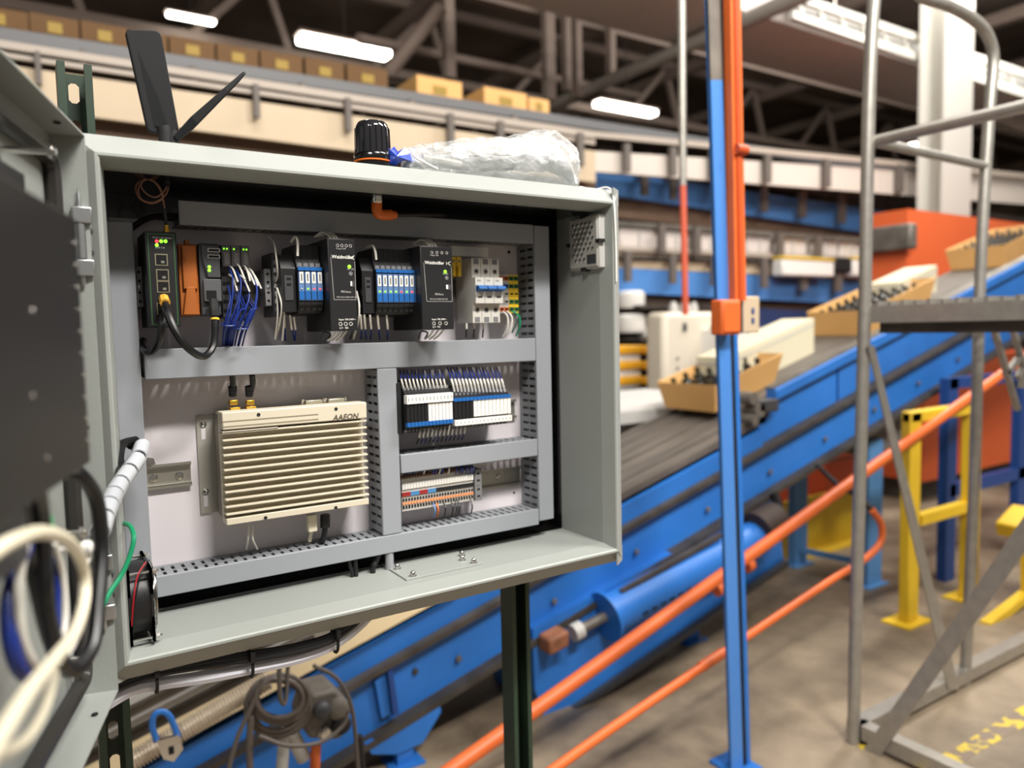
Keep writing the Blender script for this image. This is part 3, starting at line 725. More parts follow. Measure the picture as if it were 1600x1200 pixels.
# ---- fan at the lower left
k = thing('cooling_fan', 'black square fan with wire guard in the lower left corner of the cabinet', 'fan')
fx = .004; fy0, fy1 = .018, .110; fz1, fz0 = A(238, 860, .06).z, A(235, 1000, .05).z
f0 = AU(250, 880, .03)
cy_, cz_ = (fy0+fy1)/2, .058; hw = .046
xa, xb = .006, .034
ring = []
def fan_ring(x, r): return [(x, cy_+r*math.cos(2*math.pi*i/28), cz_+r*math.sin(2*math.pi*i/28)) for i in range(28)]
part('fan_duct', MB().loft([fan_ring(xa, .042), fan_ring(xa, .0445), fan_ring(xb, .0445), fan_ring(xb, .042), fan_ring(xa, .042)], cap=False), black, k)
for x in (xa, xb-.003):
    mb = MB()
    for sy in (-1, 1):
        for sz in (-1, 1):
            mb.prism([(cy_+sy*hw, cz_+sz*hw), (cy_+sy*hw, cz_+sz*.014), (cy_+sy*.0445, cz_+sz*.003), (cy_+sy*.0318, cz_+sz*.0318), (cy_+sy*.003, cz_+sz*.0445), (cy_+sy*.014, cz_+sz*hw)], x, x+.003, 'yz')
    for s_ in (-1, 1):
        mb.box(x, x+.003, cy_-hw, cy_+hw, *sorted((cz_+s_*hw, cz_+s_*.0435))); mb.box(x, x+.003, *sorted((cy_+s_*hw, cy_+s_*.0435)), cz_-hw, cz_+hw)
    part('flange', mb, black, k, smooth=False)
part('hub', MB().cyl((xa+.003, cy_, cz_), (xb-.004, cy_, cz_), .016, 20), black, k)
for i in range(7):
    a = 2*math.pi*i/7; mb = MB()
    L = []
    for r in (.015, .041):
        for (da, x) in ((-.30, xa+.006), (.30, xb-.008)):
            L.append((x, cy_+r*math.cos(a+da), cz_+r*math.sin(a+da)))
    mb.add(L+[(p[0]+.0012, p[1], p[2]) for p in L], [(0, 1, 3, 2), (4, 6, 7, 5), (0, 4, 5, 1), (2, 3, 7, 6), (0, 2, 6, 4), (1, 5, 7, 3)])
    part('blade', mb, black, k, smooth=False)
for r in (.012, .020, .028, .036, .043):
    part('guard_ring', MB().ring([(xb+.004, cy_+r*math.cos(2*math.pi*i/28), cz_+r*math.sin(2*math.pi*i/28)) for i in range(29)], .0008, 5), chrome, k)
for s in (-1, 1): part('guard_strut', MB().cyl((xb+.003, cy_-.032, cz_-s*.032), (xb+.003, cy_+.032, cz_+s*.032), .001, 6), chrome, k)
for sy in (-1, 1):
    for sz in (-1, 1):
        y, z = cy_+sy*.041, cz_+sz*.041
        part('mounting_screw', MB().cyl((.001, y, z), (xb+.008, y, z), .0016, 8), chrome, k)
        part('nut', MB().cyl((xb+.001, y, z), (xb+.005, y, z), .0036, 6), chrome, k)
part('red_lead', MB().tube([A(228, 878, .03), A(215, 900, .02), A(209, 935, .015), A(205, 990, .02)], .0009, 6), wred, k)
part('black_lead', MB().tube([A(229, 880, .03), A(219, 900, .02), A(212, 935, .015), A(207, 995, .02)], .0009, 6), wblack, k)
# ================================================================ CABLES AND LOOSE THINGS ON THE CABINET
def cable(name, label, pts, r, m, cat='cable', group=None, n=8):
    P = [A(*p) if abs(p[0]) > 3 else Vector(p) for p in pts]
    return solo(name, MB().tube(P, r, n), m, label, cat, group)
# network cables on the switch
c1 = cable('network_cable', 'black cable looping from the switch down over the grey duct to the controller', [(257, 468, .070), (262, 490, .045), (275, 520, .035), (295, 545, .04), (318, 557, .06), (333, 540, .075), (336, 505, .08), (334, 480, .085)], .0048, wblack)
part('plug', MB().tube([A(256, 466, .078), A(258, 474, .06)], .0062, 8), mat('amber_plug', (230, 170, 60), .4), c1)
part('boot', MB().tube([A(334, 470, .09), A(334.5, 482, .084), A(335.5, 494, .082)], [.0075, .0065, .0055] and .0062, 8), blackd, c1)
part('yellow_band', MB().tube([A(336, 497, .081), A(336, 500, .0805)], .0056, 8), yellowp, c1)
c2 = cable('network_cable', 'black cable curling from the lowest switch socket back behind the left duct', [(256, 488, .072), (253, 510, .06), (247, 535, .07), (238, 549, .085), (227, 549, .10), (221, 538, .125), (224, 532, .14)], .0046, wblack)
part('plug', MB().tube([A(256, 478, .078), A(256, 490, .07)], .006, 8), blackd, c2)
c3 = cable('antenna_lead', 'thin brown coaxial lead coiled in loops above the network switch', [(264, 290, .08), (258, 305, .08), (240, 316, .08), (222, 312, .08), (216, 298, .08), (222, 283, .08), (236, 281, .08), (248, 290, .08), (255, 305, .08), (252, 312, .08), (236, 318, .085), (218, 310, .085), (212, 292, .085), (224, 280, .085), (240, 284, .08), (252, 300, .08), (257, 325, .085)], .0011, wbrown)
part('second_lead', MB().tube([A(260, 292, .075), A(255, 300, .075), A(243, 308, .075), (A(228, 302, .075)), A(220, 288, .075), A(233, 279, .075), A(250, 296, .075), A(258, 330, .09)], .0011, 6), wbrown, c3)
part('sleeve', MB().tube([A(256, 322, .088), A(259, 345, .09), A(260, 352, .092)], .0022, 8), wblack, c3)
part('antenna_plug', MB().tube([A(262, 268, .075), A(261, 280, .075), A(260, 292, .075)], .004, 8), blackd, c3)
cable('black_lead', 'thick black cable running from the left duct up behind the coaxial loops', [(200, 362, .15), (215, 350, .15), (232, 341, .15), (252, 338, .15), (278, 338, .15)], .0040, wblack)

# wire bundles: root empty with single wires
def bundle(name, label, wires, cat='wires', group=None):
    t = thing(name, label, cat, group)
    for (pts, r, m) in wires: wire(pts, r, m, t)
    return t
rr = random.Random(3)
ws = []
for i in range(15):
    s = i/14; x0 = 358+34*s+rr.uniform(-3, 3); y0 = 418+rr.uniform(0, 50)
    bow = 8+16*s+rr.uniform(-5, 5); xe = 347+30*s+rr.uniform(-3, 3); dw = rr.uniform(-.012, .012)
    ws.append(([(x0, y0, .108), (x0+bow*.5, y0+20, .090+dw), ((x0+xe)/2+bow*.6, 485, .084+dw), (xe+bow*.3, 515, .092+dw), (xe, 540, .125)], .00115, wblue))
for i in range(9):
    x0 = 360+rr.uniform(0, 36); y0 = 414+rr.uniform(0, 34)
    ws.append(([(x0-4, y0-6, .109), (x0+3, y0, .10), (x0+9+rr.uniform(0, 4), y0+20, .088)], .0013, wwhite))
t = bundle('wire_bundle', 'bundle of blue wires with white sleeves falling from the slim grey modules', ws)
for (x, y) in ((357, 507), (377, 512)):
    q = A(x, y, .085); part('cable_tie', MB().ring([q+Vector((.009*math.cos(a), .009*math.sin(a), .002*math.sin(a*1))) for a in [2*math.pi*k/12 for k in range(13)]], .0009, 5), wblue, t)
bundle('wire_bundle', 'white wires running down beside the narrow grey terminal module', [([(418, 368, .13), (428, 380, .10), (432, 405, .09), (434, 430, .1), (431, 440, .11)], .0014, wwhite), ([(433, 450, .10), (440, 475, .09), (438, 500, .1), (431, 530, .13)], .0015, wwhite), ([(432, 455, .105), (434, 490, .10), (430, 530, .12)], .0013, wwhite), ([(437, 462, .1), (444, 490, .095), (441, 532, .12)], .0013, wwhite)])
bundle('wire_bundle', 'three short wires with white sleeves under the four blue tagged modules', [([(444, 490, .10), (445, 512, .11)], .0016, wwhite), ([(445, 512, .11), (446, 532, .13)], .0012, wblue), ([(453, 492, .10), (456, 515, .11)], .0016, wwhite), ([(456, 515, .11), (460, 532, .13)], .0012, wblue), ([(459, 495, .10), (462, 515, .11)], .0016, wwhite), ([(462, 515, .11), (461, 532, .13)], .0012, wblue)])
bundle('wire_bundle', 'white wire with printed sleeve hooked over the four blue tagged modules', [([(455, 378, .10), (461, 370, .085), (465, 378, .078), (465, 400, .078)], .0018, wwhite)])
bundle('wire_bundle', 'white wire with printed sleeve hooked over the eight blue tagged modules', [([(573, 386, .10), (582, 384, .085), (586, 392, .078), (588, 406, .078)], .0018, wwhite)])
for (xx, yy, lb) in ((510, 372, 'left'), (664, 384, 'right')):
    bundle('wire_bundle', f'white wires arching into the top of the {lb} black power supply', [([(xx-18+5*i, yy-2, .10), (xx-6+5*i, yy-9, .09), (xx+6+5*i, yy-1, .075), (xx+8+5*i, yy+6, .07)], .0016, wwhite) for i in range(3)])
for (xx, yy, lb) in ((532, 518, 'left'), (684, 516, 'right')):
    ws = [([(xx-6+8*i, yy-2, .075), (xx-12+7*i, yy+8, .085), (xx-20+7*i, yy+14, .10)], .0016, wwhite) for i in range(3)]
    ws += [([(xx-30, yy+14, .10), (xx-26, yy+2, .09), (xx-16, yy+4, .09), (xx-20, yy+13, .10)], .0014, wblack)]
    bundle('wire_bundle', f'short white wires and a black loop under the {lb} black power supply', ws)
ws = []
for i, x in enumerate((563, 569, 578, 590, 604)):
    ws.append(([(x, 492, .09), (x+1, 505, .095), (x+2, 514, .10)], .0016, wwhite)); ws.append(([(x+2, 514, .10), (x+1+(i % 2)*2, 530, .13)], .0013, wblue))
ws.append(([(557, 455, .10), (561, 475, .085), (560, 500, .085), (552, 530, .12)], .0015, wwhite)); ws.append(([(554, 470, .10), (556, 500, .09), (547, 530, .12)], .0013, wblack))
bundle('wire_bundle', 'wires with white sleeves and blue tails under the eight blue tagged modules', ws)
ws = []
for x in (729, 741, 755):
    ws.append(([(x, 505, .12), (x, 514, .12)], .0018, wwhite)); ws.append(([(x, 514, .12), (x-1, 527, .13)], .0014, wblack))
bundle('wire_bundle', 'three black wires with white sleeves under the circuit breaker', ws)
bundle('wire_bundle', 'white and green wires curving down from the beige and yellow terminals', [([(786, 487, .128), (793, 495, .12), (793, 512, .12), (786, 526, .13)], .0016, wwhite), ([(792, 486, .128), (800, 496, .12), (798, 514, .12), (790, 526, .13)], .0016, wwhite), ([(800, 486, .128), (811, 494, .12), (812, 510, .12), (806, 525, .13)], .0015, wgreen), ([(804, 486, .128), (808, 500, .12), (800, 520, .12)], .0014, mat('dark_green_wire', (20, 60, 50), .4))])
# relays: sleeves and blue wires above and below
ws = []
for i in range(12):
    x = 628+6.0*i; ws.append(([(x+4, 612, .112), (x+1, 600, .108), (x-1, 592, .11)], .0014, wwhite)); ws.append(([(x-1, 592, .11), (x-3-(i % 3), 578, .135)], .0011, wblue))
bundle('wire_bundle', 'blue wires with thin white sleeves feeding the top of the left relay block', ws)
ws = []
for i in range(15):
    x = 706+5.6*i; ws.append(([(x+4, 612, .108), (x+1.5, 600, .105), (x-1, 592, .108)], .0019, wwhite)); ws.append(([(x-1, 592, .108), (x-7-(i % 4), 574, .135)], .0012, wblue))
bundle('wire_bundle', 'blue wires with thick white sleeves feeding the top of the right relay block', ws)
ws = []
for i in range(12):
    x = 658+6.4*i; yb = 668-(i*.6); ws.append(([(x, yb, .112), (x-2, yb+10, .11), (x-3, yb+16, .115)], .0014, wwhite)); ws.append(([(x-3, yb+16, .115), (x-7, yb+25, .14)], .0011, wblue if i % 3 else wblack))
bundle('wire_bundle', 'wires with white sleeves dropping from the relays into the short duct', ws)
ws = []
for i, x in enumerate((636, 641, 646, 662, 676, 680, 686, 690, 700, 712, 718, 722, 728, 734, 738)):
    m = wwhite if i in (3, 6, 8) else wblue
    ws.append(([(x, 740, .13), (x+2, 733, .12), (x-1, 726, .13)], .0014, m))
bundle('wire_bundle', 'blue and white wires bending into the top of the terminal strip', ws)
bundle('wire_bundle', 'thin orange and pale blue wires and black wires hanging from the terminal strip', [([(x, 786-(x-680)*.12, .128), (x+3, 797-(x-680)*.1, .12), (x+1, 808-(x-680)*.1, .13)], .0013, m) for (x, m) in ((677, mat('pale_blue_wire', (110, 140, 190), .5)), (682, orangep), (693, wblack), (705, wblack), (711, wblack), (715, wblack), (735, wblack))])
# computer cables
for (x, x2, lb) in ((364, 363, 'left'), (390, 394, 'right')):
    t = cable('computer_cable', f'{lb} of two black network cables plugged into the top of the finned computer', [(x2, 586, .125), (x2+1, 600, .13), (x, 616, .135)], .0042, wblack, group='network cables above the finned computer')
    mb = MB()
    for j in range(5): mb.tube([A(x-.5, 604+j*3.2, .132), A(x-.5, 606+j*3.2, .1325)], .0062-.0002*j, 8)
    part('ribbed_boot', mb, blackd, t)
    a = A(x, 626, .135); part('plug', MB().box(a.x-.0055, a.x+.0055, .129, .141, a.z-.006, a.z+.001), gold, t, bevel=.001)
bundle('wire_bundle', 'two thin white sleeved wires under the left end of the finned computer', [([(389, 822, .13), (388, 840, .125), (385, 858, .14)], .0015, wwhite), ([(395, 821, .13), (395, 842, .125), (402, 858, .14)], .0015, wwhite)])
t = cable('usb_cable', 'cream plug and cable under the finned computer', [(486, 806, .13), (487, 825, .13), (484, 845, .14)], .003, cream_w)
a = A(487, 818, .13); part('plug', MB().box(a.x-.007, a.x+.007, .124, .136, a.z-.012, a.z+.014), cream_w, t, bevel=.0015)
t = cable('power_cable', 'black round plug and cable under the finned computer', [(507, 805, .13), (508, 825, .128), (505, 842, .13), (500, 850, .15)], .0045, wblack)
part('plug', MB().tube([A(508, 804, .13), A(508, 824, .13)], .0075, 10), black, t)
# cables through the cabinet floor
for i, (xa, ya, xb, yb, r) in enumerate(((549, 890, 556, 920, .004), (545, 892, 550, 918, .003), (600, 876, 583, 912, .0045))):
    q = Vector((A(xb, 896, .118).x, .118, .010)); p2 = Vector((q.x+[0, -.004, .012][i], .120, zB0+.004))
    solo('gland_cable', MB().tube([q+Vector((0, 0, -.01)), q+Vector((0, 0, .008)), (p2+q)/2, p2], r, 8), wblack, ['black cable rising through the cabinet floor beside the left acorn nuts', 'thinner black cable rising behind its neighbour by the left acorn nuts', 'slanting black cable rising through the middle of the gland plate'][i], 'cable', 'black cables through the cabinet floor')
q = A(609, 890, .120); solo('grey_floor_cable', MB().tube([Vector((q.x, .120, -.005)), Vector((q.x, .120, .02)), Vector((q.x, .120, zB0+.006))], .0068, 12), mat('grey_conduit', (150, 151, 156), .45), 'thick grey cable rising through the cabinet floor beside the right acorn nuts', 'cable')
# orange sensor plug under the cabinet roof
q = A(588, 296, .06)
t = thing('beacon_connector', 'orange angled plug with steel nut hanging under the cabinet roof', 'connector')
zr = H+.006
part('nut', MB().lathe((q.x, .06, zr-.001), (0, 0, -1), [(.013, 0), (.013, .004), (.008, .005), (.007, .012), (.0085, .013), (.0085, .020), (.006, .022)], 12), blackg, t)
part('steel_collar', MB().lathe((q.x, .06, zr-.014), (0, 0, -1), [(.0078, 0), (.0088, .001), (.0088, .010), (.0072, .012)], 14), chrome, t)
part('elbow', MB().tube([(q.x, .06, zr-.025), (q.x, .06, zr-.036), (q.x+.006, .061, zr-.041), (q.x+.024, .063, zr-.040)], .0078, 10), orangep, t)
part('strain_relief', MB().tube([(q.x+.024, .063, zr-.040), (q.x+.031, .064, zr-.040)], .006, 10), orangep, t)
part('cable', MB().tube([(q.x+.03, .064, zr-.040), (q.x+.09, .09, zr-.032), (q.x+.155, .13, zr-.026), (q.x+.15, .16, zr-.05)], .0028, 8), mat('dark_grey_cable', (46, 44, 44), .5), t)

# spiral wrapped loom from the panel to the door, green earth wire
sp = [(206, 694, .07), (222, 697, .045), (216, 715, .02), (200, 738, -.01), (182, 765, -.05), (166, 800, -.11), (150, 850, -.17)]
P = catmull([A(*p) for p in sp[:1]+sp[1:]], 10)
wrapc = mat('clear_spiral_wrap', (190, 194, 200), .2, coat=.5)
t = thing('spiral_wrapped_loom', 'cable loom in clear spiral wrap bending out of the cabinet towards the door', 'cable')
part('core', MB().ring(P, .0075, 10), wblack, t)
seg = P[10:]
L = 0; pos = []
for i in range(1, len(seg)): pos.append((L, seg[i-1], seg[i])); L += (seg[i]-seg[i-1]).length
def at_len(s):
    for (l, a, b) in pos:
        d = (b-a).length
        if s <= l+d: return a+(b-a)*((s-l)/d), (b-a).normalized()
    return pos[-1][2], (pos[-1][2]-pos[-1][1]).normalized()
turns = int(L/.031)
for k in range(turns):
    p, d = at_len(k*.031+.001); p2, d2 = at_len(k*.031+.0275)
    tilt = Vector((.0, 0, .28))
    n1_ = (d+tilt*.35).normalized()
    loops = []
    for (pp, rad) in ((p, .0084), (p, .0098), (p2, .0098), (p2, .0084)):
        up = n1_.orthogonal().normalized(); sd = n1_.cross(up)
        loops.append([pp+(up*math.cos(2*math.pi*j/14)+sd*math.sin(2*math.pi*j/14))*rad for j in range(14)])
    part('wrap_turn', MB().loft(loops+[loops[0]], cap=False), wrapc, t)
part('second_core', MB().tube([A(212, 688, .06), A(192, 694, .04), A(186, 715, .02), A(188, 735, .0), A(180, 765, -.05)], .0055, 8), wblack, t)
cable('earth_wire', 'green earth wire curling over the cabinet lip to the lower hinge', [(191, 817, .03), (203, 822, .0), (209, 840, -.02), (203, 868, -.025), (190, 898, -.03), (172, 925, -.04), (155, 958, -.055)], .0028, wgreen)

# ---- things standing on the cabinet roof
ZT = H+.028
def roofpt(x, y): return AZ(x, y, ZT)
ant = thing('antenna', 'black paddle antenna standing upright and tilted left on the cabinet roof', 'antenna')
AW = .06
def pp(x, y, w=AW): return A(x, y, w)
q = pp(259, 216)
part('base', MB().tube([Vector((q.x, AW, ZT)), pp(258, 208), pp(255, 198)], .0085, 12), blackd, ant)
poly = [pp(x, y) for (x, y) in ((196, 51), (200, 46), (243, 48), (250, 52), (253, 60), (279, 200), (275, 209), (238, 208), (230, 203))]
mb = MB().loft([[p+Vector((0, -.0015, 0)) for p in poly], [p+Vector((0, .007, 0)) for p in poly]])
part('paddle', mb, mat('antenna_black', (17, 18, 21), .6, spec=.25), ant, smooth=False, bevel=.0015)
rib = [pp(245, 200), pp(256, 200), pp(249, 160), pp(214, 78)]
part('rib', MB().add([rib[0]+Vector((0, -.001, 0)), rib[1]+Vector((0, -.006, 0)), rib[2]+Vector((0, -.0045, 0)), rib[3]+Vector((0, -.0016, 0)), pp(240, 198)+Vector((0, -.0016, 0)), pp(262, 198)+Vector((0, -.0016, 0))], [(0, 1, 2, 3), (4, 1, 2, 3), (1, 5, 2), (2, 5, 3)]), mat('antenna_black', (17, 18, 21), .6, spec=.25), ant, smooth=False)
ant2 = thing('antenna', 'black paddle antenna seen edge on, leaning to the right on the cabinet roof', 'antenna')
q = pp(268, 218)
part('base', MB().tube([Vector((q.x, AW, ZT)), pp(272, 214), pp(277, 208)], .0075, 12), blackd, ant2)
p0, p1 = pp(272, 219), pp(379, 118)
d = (p1-p0).normalized(); nrm = d.cross(Vector((0, 1, 0))).normalized()
mb = MB()
L1 = []
for (p, h, wd) in ((p0, .0035, .010), (p0+(p1-p0)*.25, .0055, .017), (p0+(p1-p0)*.7, .0035, .020), (p1-d*.004, .0022, .018), (p1, .0018, .014)):
    L1.append([p+nrm*h+Vector((0, -wd, 0)), p+nrm*h+Vector((0, wd, 0)), p-nrm*h+Vector((0, wd, 0)), p-nrm*h+Vector((0, -wd, 0))])
part('paddle', mb.loft(L1), mat('antenna_black', (17, 18, 21), .6, spec=.25), ant2, smooth=False, bevel=.001)
# beacon
q = A(583, 252, .07); bx_, r0 = q.x, (A(613, 240, .07).x-A(557, 240, .07).x)/2
zt_ = A(583, 191, .07).z; hgt = zt_-ZT
bc = thing('warning_beacon', 'glossy black dome beacon with an orange ring on the cabinet roof', 'beacon')
part('base', MB().lathe((bx_, .07, ZT), (0, 0, 1), [(r0*.97, 0), (r0*.97, hgt*.14), (r0*.93, hgt*.16)], 32), blackg, bc)
part('orange_ring', MB().lathe((bx_, .07, ZT+hgt*.165), (0, 0, 1), [(r0*.93, 0), (r0*.98, .0004), (r0*.98, hgt*.035), (r0*.93, hgt*.04)], 32), orangep, bc)
part('collar', MB().lathe((bx_, .07, ZT+hgt*.21), (0, 0, 1), [(r0*.99, 0), (r0*1.0, hgt*.09), (r0*.94, hgt*.13), (r0*.90, hgt*.13)], 32), blackg, bc)
dome = MB(); prof = [(r0*.90, 0), (r0*.87, hgt*.5), (r0*.80, hgt*.60), (r0*.70, hgt*.64), (r0*.3, hgt*.655), (.0005, hgt*.655)]
part('dome', dome.lathe((bx_, .07, ZT+hgt*.34), (0, 0, 1), prof, 32), mat('smoked_dome', (30, 30, 34), .08, coat=1), bc)
for i in range(18):
    a = 2*math.pi*i/18
    b0 = Vector((bx_+r0*.895*math.cos(a), .07+r0*.895*math.sin(a), ZT+hgt*.36)); b1 = Vector((bx_+r0*.865*math.cos(a), .07+r0*.865*math.sin(a), ZT+hgt*.86))
    part('dome_rib', MB().cyl(b0, b1, .0011, 5), blackg, bc)
# blue cap tag and crumpled clear bag
q = A(623, 245, .06)
t = thing('blue_plug', 'crumpled blue plastic piece between the black beacon and the clear bag', 'plastic')
mb = MB(); rb = random.Random(5)
pts = [(605, 257), (609, 234), (616, 229), (622, 237), (632, 230), (641, 240), (644, 252), (630, 251), (618, 259)]
front = [A(x, y, .045+.012*rb.random()) for (x, y) in pts]; back = [A(x, y, .075+.01*rb.random()) for (x, y) in pts]
n = len(front); c0 = A(620, 244, .03); c1_ = A(628, 246, .09)
vs = front+back+[c0, c1_]
fs = [(i, (i+1) % n, 2*n) for i in range(n)]+[(n+(i+1) % n, n+i, 2*n+1) for i in range(n)]+[(i, i+n, (i+1) % n+n, (i+1) % n) for i in range(n)]
part('crumpled_piece', mb.add(vs, fs), mat('blue_film', (38, 72, 190), .3, coat=.4), t, smooth=False)
import bmesh
bagm = bpy.data.materials.new('clear_bag_film'); bagm.use_nodes = True
nt = bagm.node_tree; b = nt.nodes['Principled BSDF']; b.inputs['Base Color'].default_value = (.86, .88, .88, 1); b.inputs['Roughness'].default_value = .18
b.inputs['Coat Weight'].default_value = .6; b.inputs['Alpha'].default_value = .30; b.inputs['Specular IOR Level'].default_value = .9
nz = nt.nodes.new('ShaderNodeTexNoise'); nz.inputs['Scale'].default_value = 42; nz.inputs['Detail'].default_value = 3; nz.inputs['Distortion'].default_value = 2.2
bp = nt.nodes.new('ShaderNodeBump'); bp.inputs['Strength'].default_value = .9; bp.inputs['Distance'].default_value = .006
tc = nt.nodes.new('ShaderNodeTexCoord'); nt.links.new(tc.outputs['Object'], nz.inputs[0]); nt.links.new(nz.outputs[0], bp.inputs['Height']); nt.links.new(bp.outputs[0], b.inputs['Normal'])
xs = [632, 640, 660, 690, 720, 750, 780, 810, 840, 853, 870, 885, 893, 897]
top = [250, 233, 227, 225, 219, 214, 214, 210, 204, 202, 214, 232, 248, 266]
bag = thing('clear_plastic_bag', 'crumpled clear plastic bag of small parts lying on the cabinet roof', 'bag')
from mathutils import noise as mn
def bagmesh(scale, seed, rough_):
    L = []; NS = 26; XX = []; TT = []
    for i in range(len(xs)-1):
        for k in range(4): XX.append(xs[i]+(xs[i+1]-xs[i])*k/4); TT.append(top[i]+(top[i+1]-top[i])*k/4)
    XX.append(xs[-1]); TT.append(top[-1])
    for x, y in zip(XX, TT):
        p = A(x, y, .075); h = max(p.z-ZT, .004); c = Vector((p.x, .075, ZT+h/2)); e0 = min(1, (x-628)/40, (901-x)/30)
        ring = []
        for j in range(NS):
            a = 2*math.pi*j/NS; rx = .052*max(e0, .15)**.5*scale; rz = h/2*scale
            v = Vector((0, math.cos(a)*rx, math.sin(a)*rz))
            nn = mn.noise_vector((c+v)*38+Vector((seed, 0, 0)))*.0075*rough_ + mn.noise_vector((c+v)*110+Vector((seed, 3, 0)))*.0032*rough_
            q = c+v*(1+0)+nn
            if q.z < ZT+.0006: q.z = ZT+.0006
            ring.append(q)
        L.append(ring)
    return MB().loft(L)
part('bag_film', bagmesh(1, 1.3, 1), bagm, bag, smooth=False)
part('inner_film', bagmesh(.8, 6.1, 1.5), bagm, bag, smooth=False)
part('contents', bagmesh(.38, 9.1, .8), mat('pale_contents', (196, 200, 204), .4), bag, smooth=False)
for (a, b_, w0, m) in (((700, 250), (800, 262), .07, mat('grey_part', (120, 124, 130), .4)), ((730, 238), (820, 246), .06, lgrey), ((660, 246), (720, 256), .05, whitep)):
    part('packed_rod', MB().cyl(A(*a, w0), A(*b_, w0), .005, 8), m, bag)
part('white_tie', MB().tube([A(640, 232, .04), A(650, 246, .02), A(668, 256, .02), A(684, 264, .03)], .0016, 6), whitep, bag)
part('drawstring', MB().tube([A(891, 258, .06), A(897, 272, .045), A(901, 288, .02)], .0018, 6), whitep, bag)
cable('plastic_strap', 'white plastic strap draped over the top right corner of the cabinet', [(905, 292, .03), (930, 296, .03), (948, 293, .015), (957, 302, .005), (960, 330, -.002), (962, 380, -.002), (963, 440, -.002)], .0016, whitep, cat='strap')

# ---- loops of cable on the open door (nearer to the lens)
def dcable(name, label, pts, r, m, group=None):
    P = [AP(x, y, DP(0, n, 0), N) for (x, y, n) in pts]
    return solo(name, MB().tube(P, r, 8), m, label, 'cable', group)
dcable('cream_cable', 'thick cream cable arching over the other cables on the open door', [(-60, 900, .05), (-20, 870, .055), (20, 845, .06), (65, 832, .06), (105, 845, .06), (128, 880, .055), (133, 930, .055), (118, 985, .06), (85, 1030, .065), (45, 1080, .07), (0, 1150, .075), (-40, 1215, .08)], .0042, cream_w)
dcable('cream_cable', 'thin pale cable curving across the bottom of the open door', [(85, 1050, .05), (70, 1105, .05), (45, 1150, .055), (10, 1175, .06), (-40, 1185, .065)], .0034, cream_w)
dcable('black_loom', 'thick black loom forming a long upright loop on the open door', [(45, 720, .05), (60, 790, .04), (66, 850, .035), (70, 940, .035), (85, 1010, .035), (105, 1045, .035), (125, 1040, .04), (145, 1005, .045), (152, 940, .045), (158, 850, .045), (150, 780, .045), (125, 742, .04), (100, 738, .03)], .0062, wblack)
dcable('black_loom', 'black cable hanging inside the taller black loom on the open door', [(30, 770, .04), (42, 850, .03), (60, 930, .028), (78, 1000, .03), (95, 1035, .03)], .005, wblack)
dcable('blue_cable', 'thick bundle of blue wires curving down the open door', [(42, 850, .03), (22, 900, .028), (14, 950, .028), (18, 1010, .03), (35, 1050, .03), (70, 1060, .03), (95, 1040, .03)], .005, wblue)
dcable('white_cable', 'white wire bundle lying beside the blue bundle on the open door', [(40, 850, .038), (32, 890, .035), (30, 940, .035), (36, 1000, .035), (58, 1045, .035), (80, 1055, .03)], .0030, wwhite)
dcable('white_cable', 'white wire looping down the middle of the open door', [(85, 850, .03), (98, 900, .03), (102, 960, .03), (96, 1010, .03)], .0024, wwhite)
dcable('blue_cable', 'thin blue wire looping down the middle of the open door', [(86, 870, .026), (90, 920, .026), (92, 990, .026), (108, 1015, .026), (125, 970, .03), (138, 900, .03)], .0022, wblue)
dcable('white_cable', 'white wire beside the black loom near the lower hinge', [(145, 860, .035), (128, 900, .035), (125, 950, .03), (118, 1000, .03), (104, 1025, .03)], .0022, wwhite)
dcable('blue_cable', 'thin blue wire next to the black loom near the lower hinge', [(135, 900, .02), (130, 960, .02), (115, 1010, .02), (104, 1020, .02)], .0024, wblue)
t = thing('cable_clip', 'white stand-off clip holding the cables on the open door', 'clip')
q = AP(62, 862, DP(0, 0, 0), N)
part('clip_arm', MB().cyl(q-N*.03, q+N*.03, .003, 8), whitep, t); part('clip_head', MB().lathe(q+N*.03, N, [(.004, 0), (.006, .002), (.006, .008), (.003, .010)], 10), whitep, t)

# ---- loom hanging under the cabinet
GB = 'looms under the cabinet'
def under(pts, dw=0): return [A(x, y, .14+dw) for (x, y) in pts]
cable('grey_cable', 'thick pale grey cable hanging in a shallow curve under the cabinet', [(150, 1110, .045), (205, 1078, .045), (250, 1068, .045), (320, 1058, .045), (390, 1045, .045), (460, 1030, .045), (510, 1012, .045), (545, 990, .045), (575, 962, .045), (590, 940, .045)], .0085, greyc)
for i, dy in enumerate((0, -6, -10)):
    cable('black_cable', ['lowest black cable lying along the pale grey cable under the cabinet', 'middle black cable of the loom under the cabinet', 'topmost thin black cable of the loom under the cabinet'][i],
          [(150, 1090+dy, .033), (205, 1066+dy, .033), (250, 1052+dy, .033), (320, 1040+dy, .033), (390, 1030+dy, .033), (460, 1018+dy, .033), (510, 1004+dy, .033), (540, 986+dy, .035), (560, 968+dy, .04), (568, 940+dy, .045)], [.005, .0042, .003][i], wblack)
for i, (x, y) in enumerate(((243, 1060), (391, 1037), (523, 1000))):
    q = A(x, y, .038); mb = MB().ring([q+Vector((.004*math.cos(a*2)*0, .014*math.cos(a), .0175*math.sin(a))) for a in [2*math.pi*k/16 for k in range(17)]], .0022, 6)
    o = solo('cable_tie', mb, blackd, ['black cable tie on the loom nearest the left strut', 'black cable tie at the middle of the loom under the cabinet', 'black cable tie where the loom rises to the cabinet floor'][i], 'tie', 'cable ties on the hanging loom')
    part('tie_head', MB().box(q.x-.003, q.x+.003, q.y-.019, q.y-.012, q.z+.008, q.z+.022), blackd, o, smooth=False)

